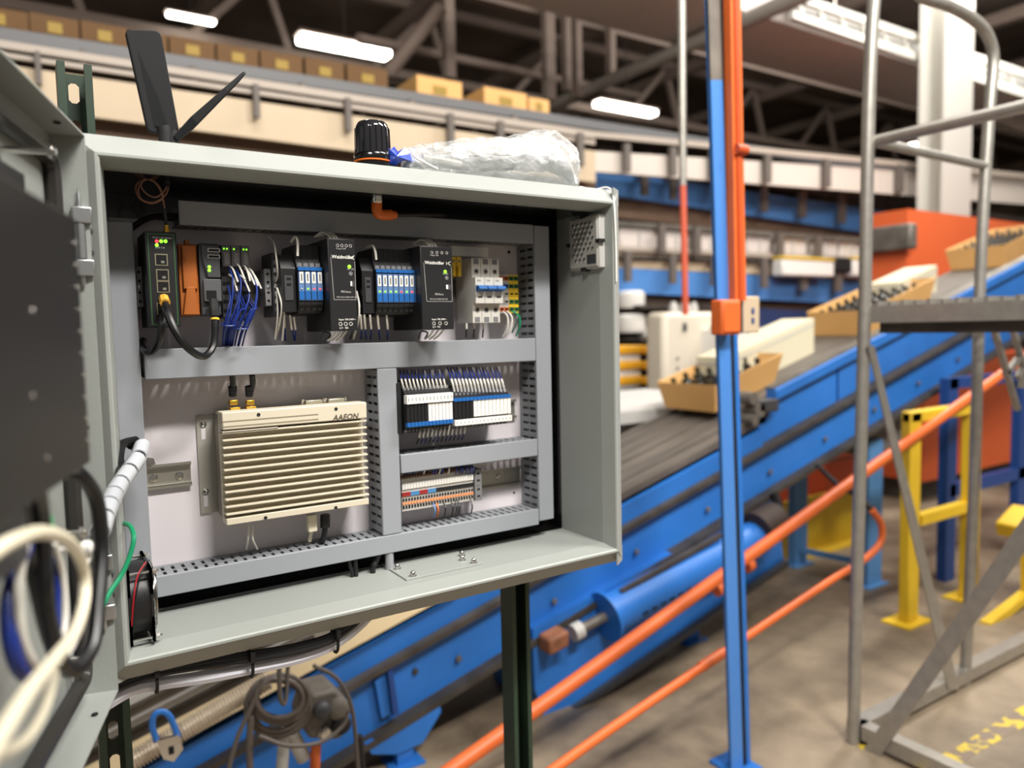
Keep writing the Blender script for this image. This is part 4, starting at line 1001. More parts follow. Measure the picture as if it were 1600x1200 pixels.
# ================================================================ GREEN STRUTS
def strut(xc, y0_, z0_, z1_, label, slots, dirn):
    """channel strut, 41 mm, open side facing the viewer when dirn < 0, slotted back otherwise"""
    t = thing('strut_channel', label, 'strut', 'green channel struts carrying the cabinet')
    w = .0206; d = .041 if dirn else .041; y1_ = y0_+.041
    mb = MB()
    L = [(xc-w, y0_), (xc-w+.009, y0_), (xc-w+.009, y0_+.006), (xc-w+.0065, y0_+.006), (xc-w+.0065, y0_+.0026), (xc-w+.0026, y0_+.0026), (xc-w+.0026, y1_-.0026), (xc+w-.0026, y1_-.0026), (xc+w-.0026, y0_+.0026), (xc+w-.0065, y0_+.0026), (xc+w-.0065, y0_+.006), (xc+w-.009, y0_+.006), (xc+w-.009, y0_), (xc+w, y0_), (xc+w, y1_), (xc-w, y1_)]
    if not slots:
        part('channel', MB().prism(L, z0_, z1_, 'xy'), strutg, t, smooth=False)
    else:
        for sx in (-1, 1):
            a, b_ = sorted((xc+sx*w, xc+sx*(w-.0026)))
            part('side_web', MB().box(a, b_, y0_, y1_, z0_, z1_), strutg, t, smooth=False)
            a, b_ = sorted((xc+sx*w, xc+sx*(w-.0095)))
            part('inturned_lip', MB().box(a, b_, y0_-.0005, y0_+.0026, z0_, z1_).box(*sorted((xc+sx*(w-.0095), xc+sx*(w-.007))), y0_, y0_+.007, z0_, z1_), strutg, t, smooth=False)
        mb = MB(); pit = .0508; hw, hh2 = .0071, .0143; X = w-.0026
        n = int((z1_-z0_)/pit); 
        for i in range(n):
            zc = z1_-.030-i*pit; za_, zb_2 = zc-pit/2, zc+pit/2
            # plate with an oblong hole: ring of faces
            hole = [(xc+hw*math.cos(a), zc+(hh2-hw)*(1 if math.sin(a) > 0 else -1)+hw*math.sin(a)) for a in [math.radians(22.5+45*k) for k in range(8)]]
            out = [(xc+X, zc+hh2*.4), (xc+X*.5, zb_2), (xc-X*.5, zb_2), (xc-X, zc+hh2*.4), (xc-X, zc-hh2*.4), (xc-X*.5, za_), (xc+X*.5, za_), (xc+X, zc-hh2*.4)]
            for (yy, fl_) in ((y1_-.0026, 0), (y1_, 1)):
                vs = [(p[0], yy, p[1]) for p in hole]+[(p[0], yy, p[1]) for p in out]
                fs = [(k, (k+1) % 8, 8+(k+1) % 8, 8+k) for k in range(8)]
                mb.add(vs, fs)
                for (cx, cz2, a1, a2) in ((xc+X, zb_2, 8, 9), (xc-X, zb_2, 10, 11), (xc-X, za_, 12, 13), (xc+X, za_, 14, 15)):
                    mb.add([(cx, yy, cz2), vs[a1], vs[a2]], [(0, 1, 2)])
            m2 = [(p[0], y1_-.0026, p[1]) for p in hole]+[(p[0], y1_, p[1]) for p in hole]
            mb.add(m2, [(k, k+8, (k+1) % 8+8, (k+1) % 8) for k in range(8)])
        part('slotted_back', mb, strutg, t, smooth=False, recalc=False)
    return t
ys = BD+.006
sxl = A(119, 150, ys).x; sxr = A(816, 1050, ys).x
strut(sxl, ys, FLOOR+.001, A(119, 98, ys).z, 'dark green slotted strut rising behind the left end of the cabinet', True, 1)
strut(sxr, ys, FLOOR+.001, H-.02, 'dark green channel strut running to the floor below the right half of the cabinet', False, 1)
# ================================================================ THE HALL BEHIND
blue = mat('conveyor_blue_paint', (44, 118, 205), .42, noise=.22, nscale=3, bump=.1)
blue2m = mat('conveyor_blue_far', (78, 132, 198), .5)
bluedk = mat('dark_blue_paint', (30, 66, 130), .45)
steel = mat('worn_grey_steel', (128, 122, 114), .5, .35, noise=.45, nscale=7)
steeld = mat('grimy_dark_steel', (84, 78, 72), .6, .3, noise=.5, nscale=9)
belt_m = mat('grey_belt', (112, 104, 96), .6, noise=.45, nscale=4, stretch=(.6, 9, .6))
orange = mat('orange_paint', (226, 108, 48), .42, noise=.18, nscale=4)
oranged = mat('machine_orange', (228, 104, 54), .5, noise=.1, nscale=1.5)
yel = mat('yellow_paint', (232, 192, 44), .5, noise=.15, nscale=5)
creamp = mat('cream_panel', (198, 178, 150), .55, noise=.08, nscale=2)
whiteb = mat('white_conveyor', (204, 194, 184), .5)
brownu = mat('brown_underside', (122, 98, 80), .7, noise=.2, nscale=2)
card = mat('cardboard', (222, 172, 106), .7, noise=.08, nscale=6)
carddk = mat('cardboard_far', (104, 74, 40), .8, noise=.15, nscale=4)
galv = mat('galvanised_tube', (172, 168, 160), .38, .6, noise=.15, nscale=30)
alum = mat('white_column_paint', (206, 204, 196), .5)
roofm = mat('roof_steel', (128, 112, 102), .7)
duct_soffit = mat('grey_soffit', (206, 200, 196), .6)
TH = .275
def sz(u, c): return TH*u+c
def sl(mb, u0, u1, c0, c1, w0, w1):
    return mb.prism([(u0, sz(u0, c0)), (u1, sz(u1, c0)), (u1, sz(u1, c1)), (u0, sz(u0, c1))], w0, w1)
def cof(x, y, w): p = A(x, y, w); return p.z-TH*p.x

# ---- inclined blue conveyor
cv = thing('inclined_conveyor', 'long inclined conveyor with blue side frames and dark belt behind the cabinet', 'conveyor')
U0, U1, UJ = -.45, 8.0, A(1192, 640, 1.3).x
for (w0, side) in ((1.30, 'near'), (1.84, 'far')):
    part('upper_side_plate', sl(MB(), U0, UJ, -.94, -.86, w0, w0+.02), blue, cv, smooth=False)
    part('lower_side_plate', sl(MB(), U0, U1, -1.16, -.955, w0+.01, w0+.03), blue, cv, smooth=False)
    part('middle_rail', sl(MB(), U0, U1, -.957, -.936, w0-.035, w0+.03), steeld, cv, smooth=False)
    part('bottom_rail', sl(MB(), U0, U1, -1.182, -1.158, w0-.04, w0+.03), steeld, cv, smooth=False)
for k in range(6):
    ww_ = 1.32+k*.085
    part('belt_strip', sl(MB(), U0, UJ+.05, -.845, -.815+.004*(k % 2), ww_, ww_+.078), belt_m, cv, smooth=False)
part('belt_edge_rail', sl(MB(), U0, UJ, -.86, -.80, 1.83, 1.85), steel, cv, smooth=False)
# taller upper section
part('upper_belt', sl(MB(), UJ, U1, -.80, -.765, 1.36, 1.84), belt_m, cv, smooth=False)
sp_ = part('high_side_plate', sl(MB(), UJ, U1, -.94, -.74, 1.32, 1.34), blue, cv, smooth=False)
part('top_channel', sl(MB(), UJ+.08, U1, -.755, -.70, 1.285, 1.35), blue, cv, bevel=.006)
part('channel_lip', sl(MB(), UJ+.08, U1, -.70, -.694, 1.30, 1.36), steel, cv, smooth=False)
part('end_block', MB().box(UJ-.06, UJ+.08, 1.27, 1.34, sz(UJ, -.78), sz(UJ, -.72)), charc, cv, bevel=.008)
for u in (3.36, 4.6): part('plate_joint', sl(MB(), u, u+.006, -.93, -.76, 1.312, 1.32), bluedk, cv, smooth=False)
# rail bolts along frames
for u in [x*.42+.3 for x in range(12)]:
    p = (u, 1.30, sz(u, -1.08)); part('bolt', MB().lathe(p, (0, -1, 0), [(.012, 0), (.011, .008), (.004, .010)], 8), steel, cv)
for (x, y) in ((594, 1095), (612, 1080), (598, 1118), (648, 1048)):
    p = A(x, y, 1.31); part('bolt', MB().lathe(p, (0, -1, 0), [(.011, 0), (.010, .010), (.004, .012)], 8), steeld, cv)
p0, p1 = A(592, 1050, 1.28), A(610, 1125, 1.28)
part('splice_plate', MB().prism([tuple(A(x, y, 1.29).xz) for (x, y) in ((585, 1062), (602, 1050), (612, 1112), (596, 1122))], 1.285, 1.31), blue, cv, smooth=False)
part('splice_edge', MB().prism([tuple(A(x, y, 1.28).xz) for (x, y) in ((603, 1048), (610, 1044), (620, 1112), (612, 1116))], 1.262, 1.31), bluedk, cv, smooth=False)
# gusset and legs
gus = [tuple(A(x, y, 1.27).xz) for (x, y) in ((570, 1162), (684, 1096), (688, 1110), (659, 1159), (620, 1177), (580, 1177))]
part('gusset', MB().prism(gus, 1.262, 1.278), blue, cv, smooth=False)
def leg(x0, x1, yt, w, label=None, m=None, name='leg'):
    a, b_ = A(x0, yt, w), A(x1, yt, w)
    mb = MB().box(a.x, b_.x, w, w+.05, FLOOR+.008, a.z)
    l = part(name, mb, m or blue, cv, smooth=False)
    part('foot_plate', MB().box(a.x-.03, b_.x+.03, w-.03, w+.08, FLOOR, FLOOR+.008), m or blue, l, smooth=False)
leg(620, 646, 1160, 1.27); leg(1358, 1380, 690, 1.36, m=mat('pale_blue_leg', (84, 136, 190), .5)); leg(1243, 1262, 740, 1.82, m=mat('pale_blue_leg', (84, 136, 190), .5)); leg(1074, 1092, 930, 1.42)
part('cross_bar', MB().bar(A(1255, 860, 1.80), A(1372, 884, 1.40), .03, .03), mat('pale_blue_leg', (84, 136, 190), .5), cv, smooth=False)
# under-guard and its drum
gpts = [tuple(A(x, y, 1.26).xz) for (x, y) in ((835, 985), (1212, 778), (1228, 878), (858, 1137), (838, 1078))]
part('under_guard', MB().prism(gpts, 1.27, 1.62), blue, cv, smooth=False)
part('guard_edge', MB().bar(A(858, 1137, 1.25), A(1228, 880, 1.25), .025, .03), charc, cv, smooth=False)
a, b_ = A(948, 962, 1.22), A(1185, 838, 1.22)
part('drum_cover', MB().cyl(a, b_, .078, 28), blue, cv)
dn = (b_-a).normalized(); pn_ = Vector((0, -1, 0))
for i in range(11):
    c = a+dn*(.12+i*.048)+Vector((0, -.077, -.018)); part('vent_slot', MB().bar(c, c+dn*.03, .007, .012), hole_m, cv, smooth=False)
part('drum_flange', MB().cyl(a-dn*.012, a, .098, 24), blue, cv)
part('drive_shaft', MB().cyl(a-dn*.16, a, .02, 14), steel, cv)
part('shaft_clamp', MB().cyl(a-dn*.17, a-dn*.13, .034, 12), lgrey, cv)
part('bearing_block', MB().obox(A(865, 1000, 1.22), dn*.045, (0, .04, 0), (0, 0, .03)), mat('rusty_bearing', (150, 96, 66), .7, noise=.4, nscale=20), cv, bevel=.01)
part('scraper_bar', MB().bar(A(970, 925, 1.20), A(1128, 835, 1.20), .018, .02), steeld, cv, smooth=False)
part('dark_motor', MB().cyl(A(1182, 830, 1.20), A(1212, 812, 1.20), .085, 18), mat('grimy_motor', (58, 42, 34), .7, noise=.4, nscale=12), cv)
part('black_hose', MB().tube([A(1210, 770, 1.25), A(1218, 800, 1.22), A(1210, 830, 1.2)], .02, 8), blackd, cv)
part('drive_housing', MB().box(A(1325, 660, 1.5).x, A(1400, 660, 1.5).x, 1.40, 1.7, A(1350, 705, 1.5).z, A(1350, 632, 1.5).z), mat('grey_drive', (104, 100, 96), .5), cv, bevel=.02)
# junction of the two sections
for (x, y, r) in ((1170, 622, .03), (1180, 640, .035), (1172, 655, .025)):
    p = A(x, y, 1.30); part('junction_clamp', MB().cyl(p+Vector((0, -.03, 0)), p+Vector((0, .04, 0)), r, 12), steel, cv)
part('junction_roller', MB().cyl(A(1195, 640, 1.32), A(1195, 640, 1.32)+Vector((0, .5, 0)), .035, 16), steel, cv)
t = thing('yellow_bracket', 'small yellow bracket under the joint of the inclined conveyor', 'bracket')
part('arm', MB().prism([tuple(A(x, y, 1.5).xz) for (x, y) in ((1085, 690), (1130, 672), (1170, 648), (1185, 640), (1180, 662), (1140, 690), (1110, 698))], 1.5, 1.56), yel, t, smooth=False)

# ---- strips beside the belt, lower left
def strip(x0, y0, x1, w, dpx, m, u0, u1, name, label, cat='rail', group=None, th=.04):
    c1_ = cof(x0, y0, w); c0_ = cof(x0, y0+dpx, w)
    return solo(name, sl(MB(), u0, u1, c0_, c1_, w, w+th), m, label, cat, group, smooth=False)
strip(560, 976, 0, 1.25, 32, mat('cream_side_guard', (236, 216, 176), .5), -.6, 1.15, 'side_guard', 'cream side guard running up behind the blue conveyor below the cabinet', 'guard', th=.02)
for i, (dy, hpx, m) in enumerate(((0, 12, lgrey), (18, 14, steel), (38, 10, lgrey), (54, 16, steeld), (76, 12, steel))):
    strip(200, 1092+dy, 0, 1.14+.04*i, hpx, m, -.5, .62, 'guide_rail', ['topmost pale guide rail at the lower left behind the left strut', 'second worn guide rail from the top at the lower left', 'thin pale guide rail between two worn rails at the lower left', 'dark guide rail at the lower left above the ribbed conduit', 'lowest worn guide rail just above the ribbed conduit'][i], 'rail')
t = thing('ribbed_conduit', 'ribbed metal conduit climbing beside the blue conveyor at lower left', 'conduit')
a, b_ = A(195, 1196, 1.02), A(420, 1062, 1.02); L_ = (b_-a).length; dd = (b_-a).normalized()
nr = 44
mb = MB(); pts = []; rd = []
for i in range(nr*4+1):
    pts.append(a+dd*L_*i/(nr*4)); rd.append(.027 if i % 4 in (1, 2) else .021)
part('ribbed_tube', mb.ring(pts, rd, 14), mat('ribbed_metal', (206, 192, 172), .35, .3), t)
t = thing('strap_clamp', 'blue looped strap clamp with steel end over the ribbed conduit', 'clamp')
sp3 = [(238, 1160), (243, 1120), (250, 1112), (262, 1114), (270, 1126), (282, 1160), (270, 1165), (262, 1140), (256, 1130), (252, 1135), (252, 1165)]
q = [A(x, y, .98) for (x, y) in ((245, 1158), (238, 1135), (241, 1118), (252, 1112), (264, 1118), (272, 1135), (278, 1152))]
part('blue_loop', MB().tube(q, .0075, 8), blue, t)
part('steel_end', MB().prism([tuple(A(x, y, .96).xz) for (x, y) in ((245, 1160), (280, 1150), (287, 1172), (272, 1192), (256, 1188))], .965, .975), chrome, t, smooth=False)
p = A(268, 1172, .96); part('clamp_slot', MB().box(p.x-.006, p.x+.006, .962, .966, p.z-.012, p.z+.006), hole_m, t, smooth=False)
# coil of grey cable, valve body
t = thing('cable_coil', 'coil of thick grey cable hanging below the cabinet', 'cable coil')
gm = mat('coiled_cable', (96, 88, 82), .5); rc = random.Random(11)
for i in range(8):
    cx, cy = 437+rc.uniform(-7, 7), 1090+rc.uniform(-6, 6)+i*2; rx, ry = 34+i*2+rc.uniform(-3, 3), 30+i*2.5
    part('turn', MB().ring([A(cx+rx*math.cos(2*math.pi*k/28), cy+ry*math.sin(2*math.pi*k/28), .90+.008*i) for k in range(29)], .0062, 7), gm, t)
part('hanging_end', MB().tube([A(410, 1060, .9), A(395, 1100, .9), A(372, 1150, .9), A(355, 1210, .9)], .0058, 7), gm, t)
part('hanging_end', MB().tube([A(392, 1120, .9), A(390, 1160, .9), A(391, 1215, .9)], .0085, 7), gm, t)
part('loose_loop', MB().tube([A(490, 1040, .88), A(520, 1055, .88), A(540, 1080, .88), A(552, 1120, .88), (A(560, 1210, .88))], .0055, 7), gm, t)
part('loose_loop', MB().tube([A(405, 1150, .88), A(450, 1165, .86), A(500, 1160, .86), A(535, 1135, .87), A(545, 1110, .88)], .0055, 7), gm, t)
part('tie_strap', MB().tube([A(436, 1035, .88), A(438, 1090, .88), A(446, 1095, .89), A(450, 1040, .9)], .006, 6), gm, t)
t = thing('gear_motor', 'grimy grey gear motor with round bosses beside the coil of cable', 'motor')
gmm = mat('grimy_casting', (112, 106, 98), .6, noise=.35, nscale=14)
a, b_ = A(480, 1080, .98), A(540, 1150, .98)
part('casting', MB().prism([tuple(A(x, y, .98).xz) for (x, y) in ((483, 1082), (520, 1072), (540, 1090), (545, 1135), (525, 1152), (480, 1150), (470, 1125))], .96, 1.08), gmm, t, bevel=.01)
for (x, y, r, m) in ((502, 1108, .024, charc), (528, 1105, .030, gmm), (506, 1142, .02, chrome), (532, 1130, .026, blackd)):
    p = A(x, y, .96); part('boss', MB().lathe((p.x, .965, p.z), (0, -1, 0), [(r, 0), (r, .02), (r*.7, .028), (r*.3, .03)], 16), m, t)
for (x, y, x2, y2, r) in ((445, 1140, 440, 1210, .016), (455, 1145, 475, 1185, .02), (560, 1150, 566, 1215, .012)):
    part('hanging_pipe', MB().cyl(A(x, y, 1.0), A(x2, y2, 1.0), r, 10), lgrey if r > .015 else blackd, t)
part('orange_pipe', MB().cyl(A(494, 1162, .99), A(491, 1215, .99), .014, 12), orange, t)

# ---- orange hand rails
t = thing('orange_handrail', 'thick orange pipe rail rising in front of the blue conveyor', 'rail')
P0, P1 = A(690, 1214, .95), A(1620, 545, .95)
part('pipe', MB().ring([P0+(P1-P0)*k/8 for k in range(9)], .024, 16), orange, t)
for (x, y) in ((1118, 922), (1134, 910), (1165, 885)):
    p = A(x, y, .95); part('coupling', MB().cyl(p, p+(P1-P0).normalized()*.03, .028, 16), orange, t)
t = thing('orange_handrail', 'thinner orange pipe rail near the floor bending up at its right end', 'rail')
part('pipe', MB().tube([A(850, 1213, .62), A(960, 1135, .68), A(1130, 1020, .75), A(1290, 912, .8), A(1345, 878, .82), A(1374, 850, .82), A(1377, 820, .82), A(1362, 796, .82)], .0145, 12), orange, t)
part('coupling', MB().cyl(A(1095, 1043, .74), A(1128, 1021, .75), .018, 12), orange, t)
solo('black_hose', MB().tube([A(1362, 796, .82), A(1340, 775, .9), A(1310, 758, 1.1), A(1275, 725, 1.2)], .011, 8), blackd, 'black hose curving down from the conveyor to the bent orange rail', 'hose')

# ---- trays of bottles and cream cartons on the belt
glass = mat('dark_bottle_glass', (24, 22, 18), .15, coat=.5)
bcap = mat('bottle_cap', (52, 46, 36), .4)
bot0 = thing('bottle', 'dark glass bottle standing in the first tan tray', 'bottle', 'dark bottles in the first tan tray')
part('glass', MB().lathe((0, 0, 0), (0, 0, 1), [(.030, 0), (.033, .004), (.033, .09), (.028, .108), (.014, .125), (.0125, .150)], 12), glass, bot0)
part('cap', MB().lathe((0, 0, .150), (0, 0, 1), [(.0145, 0), (.0145, .008), (.010, .011)], 10), bcap, bot0)
bot0.scale = (1, 1, .85)
bpy.context.view_layer.update(); DONE.add(bot0.name)
first = True
def tray(u0, u1, w0, w1, cb, h, label, ordn_, flare=.03, fill=True, m=card):
    global first
    t = thing('bottle_tray' if fill else 'carton', label, 'tray' if fill else 'carton', 'tan trays on the inclined belt' if fill else 'cream cartons on the inclined belt')
    th = .008
    def ringp(c, f, ins=0): return [(u0-f+ins, w0-f+ins, sz(u0-f, c)), (u1+f-ins, w0-f+ins, sz(u1+f, c)), (u1+f-ins, w1+f-ins, sz(u1+f, c)), (u0-f+ins, w1+f-ins, sz(u0-f, c))]
    if fill:
        o0, o1, i1, i0 = ringp(cb, 0), ringp(cb+h, flare), ringp(cb+h, flare, th), ringp(cb+.006, 0, th)
        for nm, k in (('near_wall', 0), ('right_wall', 1), ('far_wall', 2), ('left_wall', 3)):
            a, b2 = k, (k+1) % 4
            part(nm, MB().add([o0[a], o0[b2], o1[b2], o1[a], i0[a], i0[b2], i1[b2], i1[a]], [(0, 1, 2, 3), (4, 7, 6, 5), (3, 2, 6, 7), (0, 4, 5, 1), (0, 3, 7, 4), (1, 5, 6, 2)]), m, t, smooth=False)
        part('tray_floor', MB().add(ringp(cb, 0)+ringp(cb+.006, 0), [(0, 3, 2, 1), (4, 5, 6, 7), (0, 1, 5, 4), (1, 2, 6, 5), (2, 3, 7, 6), (3, 0, 4, 7)]), m, t, smooth=False)
        nx, ny = int((u1-u0-.02)/.078), int((w1-w0-.02)/.075)
        for i in range(nx):
            for j in range(ny):
                u = u0+.045+(u1-u0-.09)*i/max(1, nx-1); w = w0+.045+(w1-w0-.09)*j/max(1, ny-1)
                if first: bb = bot0; first = False
                else: bb = copy_tree(bot0)
                bb.location = (u, w, sz(u, cb+.008)); bb.rotation_euler = (0, -math.atan(TH), 0)
                bb['group'] = f'dark bottles in the {ordn_} tan tray'; bb['label'] = f'dark bottle {ORD[i]} from the left in the {["nearest", "second", "third", "farthest", "last"][j]} row of the {ordn_} tan tray'
    else:
        part('box', MB().add(ringp(cb, 0)+ringp(cb+h, flare), [(0, 3, 2, 1), (4, 5, 6, 7), (0, 1, 5, 4), (1, 2, 6, 5), (2, 3, 7, 6), (3, 0, 4, 7)]), m, t, smooth=False)
        part('lid_seam', MB().add(ringp(cb+h*.80, flare*.8+.002)+ringp(cb+h*.84, flare*.85+.002), [(0, 3, 2, 1), (4, 5, 6, 7), (0, 1, 5, 4), (1, 2, 6, 5), (2, 3, 7, 6), (3, 0, 4, 7)]), lgrey, t, smooth=False)
a = A(1110, 606, 1.5); b_ = A(1216, 556, 1.5)
tray(a.x+.03, b_.x-.03, 1.50, 1.83, -.764, .14, 'tan tray of dark bottles lowest on the belt, behind the blue post', 'lowest')
a = A(1348, 480, 1.5); b_ = A(1455, 440, 1.5)
tray(a.x+.03, b_.x-.03, 1.50, 1.83, -.76, .15, 'tan tray of dark bottles behind the left ladder post', 'middle')
a = A(1563, 388, 1.5)
tray(a.x+.03, a.x+.65, 1.50, 1.83, -.76, .15, 'tan tray of dark bottles highest on the belt at the right edge', 'highest')
crm = mat('cream_carton', (220, 212, 184), .6)
a = A(1188, 560, 1.62); b_ = A(1272, 515, 1.62)
tray(a.x-.25, b_.x, 1.62, 1.83, -.764, .19, 'cream carton between the lowest and middle tan trays', '', 0, False, crm)
a = A(1420, 455, 1.62); b_ = A(1464, 425, 1.62)
tray(a.x-.1, b_.x, 1.62, 1.83, -.764, .17, 'cream carton between the middle and highest tan trays', '', 0, False, crm)

# ---- blue post with orange channel and boxes
t = thing('blue_post', 'tall blue channel post with grey upper end right of the cabinet', 'post')
def postx(y): return 1121+.0303*y
pw = .61
def pbar(mb, dx0, dx1, y0, y1, w0, w1):
    a, b_ = A(postx(y0)+dx0, y0, pw), A(postx(y0)+dx1, y0, pw); c, d = A(postx(y1)+dx0, y1, pw), A(postx(y1)+dx1, y1, pw)
    return mb.prism([(a.x, a.z), (b_.x, b_.z), (d.x, d.z), (c.x, c.z)], w0, w1)
YB = 1204
lb_ = mat('post_blue', (72, 130, 205), .42)
part('front_flange', pbar(MB(), -14, 4, 125, YB, .61, .615), lb_, t, smooth=False)
part('grey_upper_flange', pbar(MB(), -14, 4, -60, 125, .61, .615), steel, t, smooth=False)
part('slot_shade', pbar(MB(), 4, 11, -60, YB, .612, .655), hole_m, t, smooth=False)  # solid black strip standing in for the shade inside the channel's slot
part('back_web', pbar(MB(), 0, 16, -60, YB, .655, .660), lb_, t, smooth=False)
part('right_flange', pbar(MB(), 10, 16, 520, YB, .61, .655), blue, t, smooth=False)
a = A(postx(YB), YB, pw); part('foot_plate', MB().box(a.x-.05, a.x+.06, .57, .70, FLOOR, FLOOR+.01), blue, t, smooth=False)
t = thing('orange_channel', 'orange conduit channel clipped to the upper blue post', 'conduit')
def obar(x0, x1, y0, y1, x2, x3, w0, w1, m, nm, parent=t):
    P = [A(x0, y0, .6), A(x1, y0, .6), A(x3, y1, .6), A(x2, y1, .6)]
    return part(nm, MB().prism([(p.x, p.z) for p in P], w0, w1), m, parent, smooth=False)
obar(1134, 1150, -60, 470, 1143, 1160, .585, .615, orange, 'channel')
obar(1139, 1145, -60, 470, 1148, 1154, .580, .585, mat('orange_dark', (190, 76, 30), .5), 'groove')
p = A(1149, 236, .6); part('coupling', MB().cyl((p.x-.022, .58, p.z), (p.x+.022, .58, p.z), .016, 12), mat('orange_dark', (190, 76, 30), .5), t)
t = thing('junction_box', 'small orange junction box on the blue post', 'box')
a, b_, c, d = frame_rect(1128, 468, 1158, 523, .56)
part('box', MB().box(a, b_, .56, .605, c, d), orange, t, bevel=.006); part('cover_plate', MB().box(a+.006, b_-.006, .556, .561, c+.008, d-.008), orange, t, bevel=.003)
t = thing('outlet_box', 'cream outlet box with two dark slots beside the orange junction box', 'box')
a, b_, c, d = frame_rect(1161, 463, 1187, 520, .60)
part('box', MB().box(a, b_, .60, .64, c, d), creamp, t, bevel=.004)
for y in (486, 501): p = A(1176, y, .6); part('slot', MB().box(p.x-.005, p.x+.005, .597, .601, p.z-.009, p.z+.009), bluedk, t, smooth=False)
p = A(1176, 472, .6); part('side_plate', MB().box(a-.008, a, .60, .65, c, d), charc, t, smooth=False)
t = thing('thin_pole', 'thin vertical pipe, grey above and orange red below, left of the blue post', 'pipe')
a, m_, b_ = A(1064, -60, 2.3), A(1067, 290, 2.3), A(1071, 492, 2.3)
part('grey_pipe', MB().cyl(a, m_, .022, 12), galv, t); part('red_pipe', MB().cyl(m_, b_, .019, 12), mat('red_orange_pipe', (206, 92, 66), .5), t)

# ---- rolling ladder
t = thing('rolling_ladder', 'grey steel rolling ladder with platform and hand rails at the right', 'ladder')
LW = .5
def LT(pts, r=.021, nm='post', w=LW, k=6): return part(nm, MB().tube([A(x, y, w) for (x, y) in pts], r, 12, k), galv, t)
LT([(1420, -60), (1392, -45), (1372, -15), (1364, 20), (1357, 190), (1351, 480), (1345, 700), (1338, 940), (1333, 1176)])
LT([(1420, -40), (1440, -6), (1480, 8), (1520, 30), (1543, 55), (1552, 92), (1547, 160), (1538, 300), (1530, 480), (1524, 700), (1516, 900), (1507, 1074)], nm='post')
LT([(1366, 222), (1450, 240), (1542, 260)], .016, 'cross_rail')
a = A(1362, 222, LW); part('side_handrail', MB().cyl(a, a+Vector((0, -1.0, .0)), .019, 12), galv, t)
a = A(1351, 475, LW); b_ = A(1530, 480, LW); zt_, zb2 = A(1351, 474, LW).z, A(1351, 505, LW).z
part('platform_edge', MB().box(a.x, a.x+.03, -.45, .5, zb2, zt_-.01), galv, t, smooth=False)
part('platform_rim', MB().box(a.x+.03, b_.x, .47, .5, zb2, zt_-.01), galv, t, smooth=False)
part('platform_rim', MB().box(a.x+.03, b_.x, -.45, -.42, zb2, zt_-.01), galv, t, smooth=False)
for k in range(22):
    y = -.43+k*.042
    part('grating_bar', MB().box(a.x+.002, b_.x, y, y+.012, zt_-.012, zt_+.002+.004*(k % 2)), galv, t, smooth=False)
part('platform_beam', MB().box(a.x+.04, a.x+.07, -.4, .47, zb2-.035, zb2), steeld, t, smooth=False)
def LB(p, q, h=.045, w=.004, nm='brace', up=(0, 0, 1)): return part(nm, MB().bar(p, q, h, w, up), galv, t, smooth=False)
p_, q_ = A(1356, 560, LW-.02), A(1487, 1078, LW-.02)
part('brace', MB().prism([tuple(A(x, y, LW-.02).xz) for (x, y) in ((1352, 540), (1362, 540), (1495, 1076), (1478, 1076))], LW-.03, LW-.024), galv, t, smooth=False)
ul = A(1340, 1170, LW).x
pa, pb = AU(1338, 1212, ul-.03), AU(1625, 800, ul-.03)
part('side_brace', MB().bar(pa, pb, .05, .006, up=(0, 1, 0)), galv, t, smooth=False)
b0, b1 = AZ(1338, 1176, FLOOR+.03), AZ(1620, 1012, FLOOR+.03)
part('base_bar', MB().box(ul-.02, 4.0, LW-.025, LW+.03, FLOOR+.02, FLOOR+.07), galv, t, smooth=False)
part('base_side_bar', MB().box(ul-.02, ul+.03, -.6, LW, FLOOR+.02, FLOOR+.07), galv, t, smooth=False)
part('rubber_foot', MB().cyl((ul, LW, FLOOR), (ul, LW, FLOOR+.025), .03, 12), blackd, t)
for (x0, y0, x1, y1) in ((1552, 510, 1590, 640), (1580, 505, 1612, 620), (1592, 560, 1570, 585), (1612, 550, 1590, 590)):
    part('stair_brace', MB().bar(A(x0, y0, .3), A(x1, y1, .3), .018, .018, up=(1, 0, 0)), galv, t, smooth=False)
part('stair_tread', MB().box(A(1590, 600, .3).x, A(1590, 600, .3).x+.5, .1, .3, A(1590, 606, .3).z, A(1590, 592, .3).z), galv, t, smooth=False)

# ---- orange machine
t = thing('orange_machine', 'large orange hopper machine behind the top of the conveyor', 'machine')
wf = 2.35; uc = A(1418, 326, wf).x
zt_ = A(1418, 326, wf).z; far = AU(1352, 334, uc).y
part('hopper', MB().box(uc, uc+4, wf, far, A(1418, 450, wf).z-.4, zt_), oranged, t, smooth=False)
p = AU(1392, 374, uc); part('hopper_box', MB().box(uc-.10, uc, p.y-.22, p.y+.18, p.z-.10, p.z+.10), steel, t, bevel=.02)
lx = A(1443, 700, 2.2).x
part('lower_body', MB().box(lx, lx+2.4, 2.2, 3.3, FLOOR+.18, A(1443, 560, 2.2).z), oranged, t, smooth=False)
part('plinth', MB().box(lx+.1, lx+2.3, 2.3, 3.2, FLOOR, FLOOR+.18), steeld, t, smooth=False)
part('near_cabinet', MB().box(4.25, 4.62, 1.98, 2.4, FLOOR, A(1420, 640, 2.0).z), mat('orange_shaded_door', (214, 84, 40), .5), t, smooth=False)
for z in (.55, .9): part('door_seam', MB().box(4.25, 4.62, 1.974, 1.98, FLOOR+z, FLOOR+z+.008), steeld, t, smooth=False)
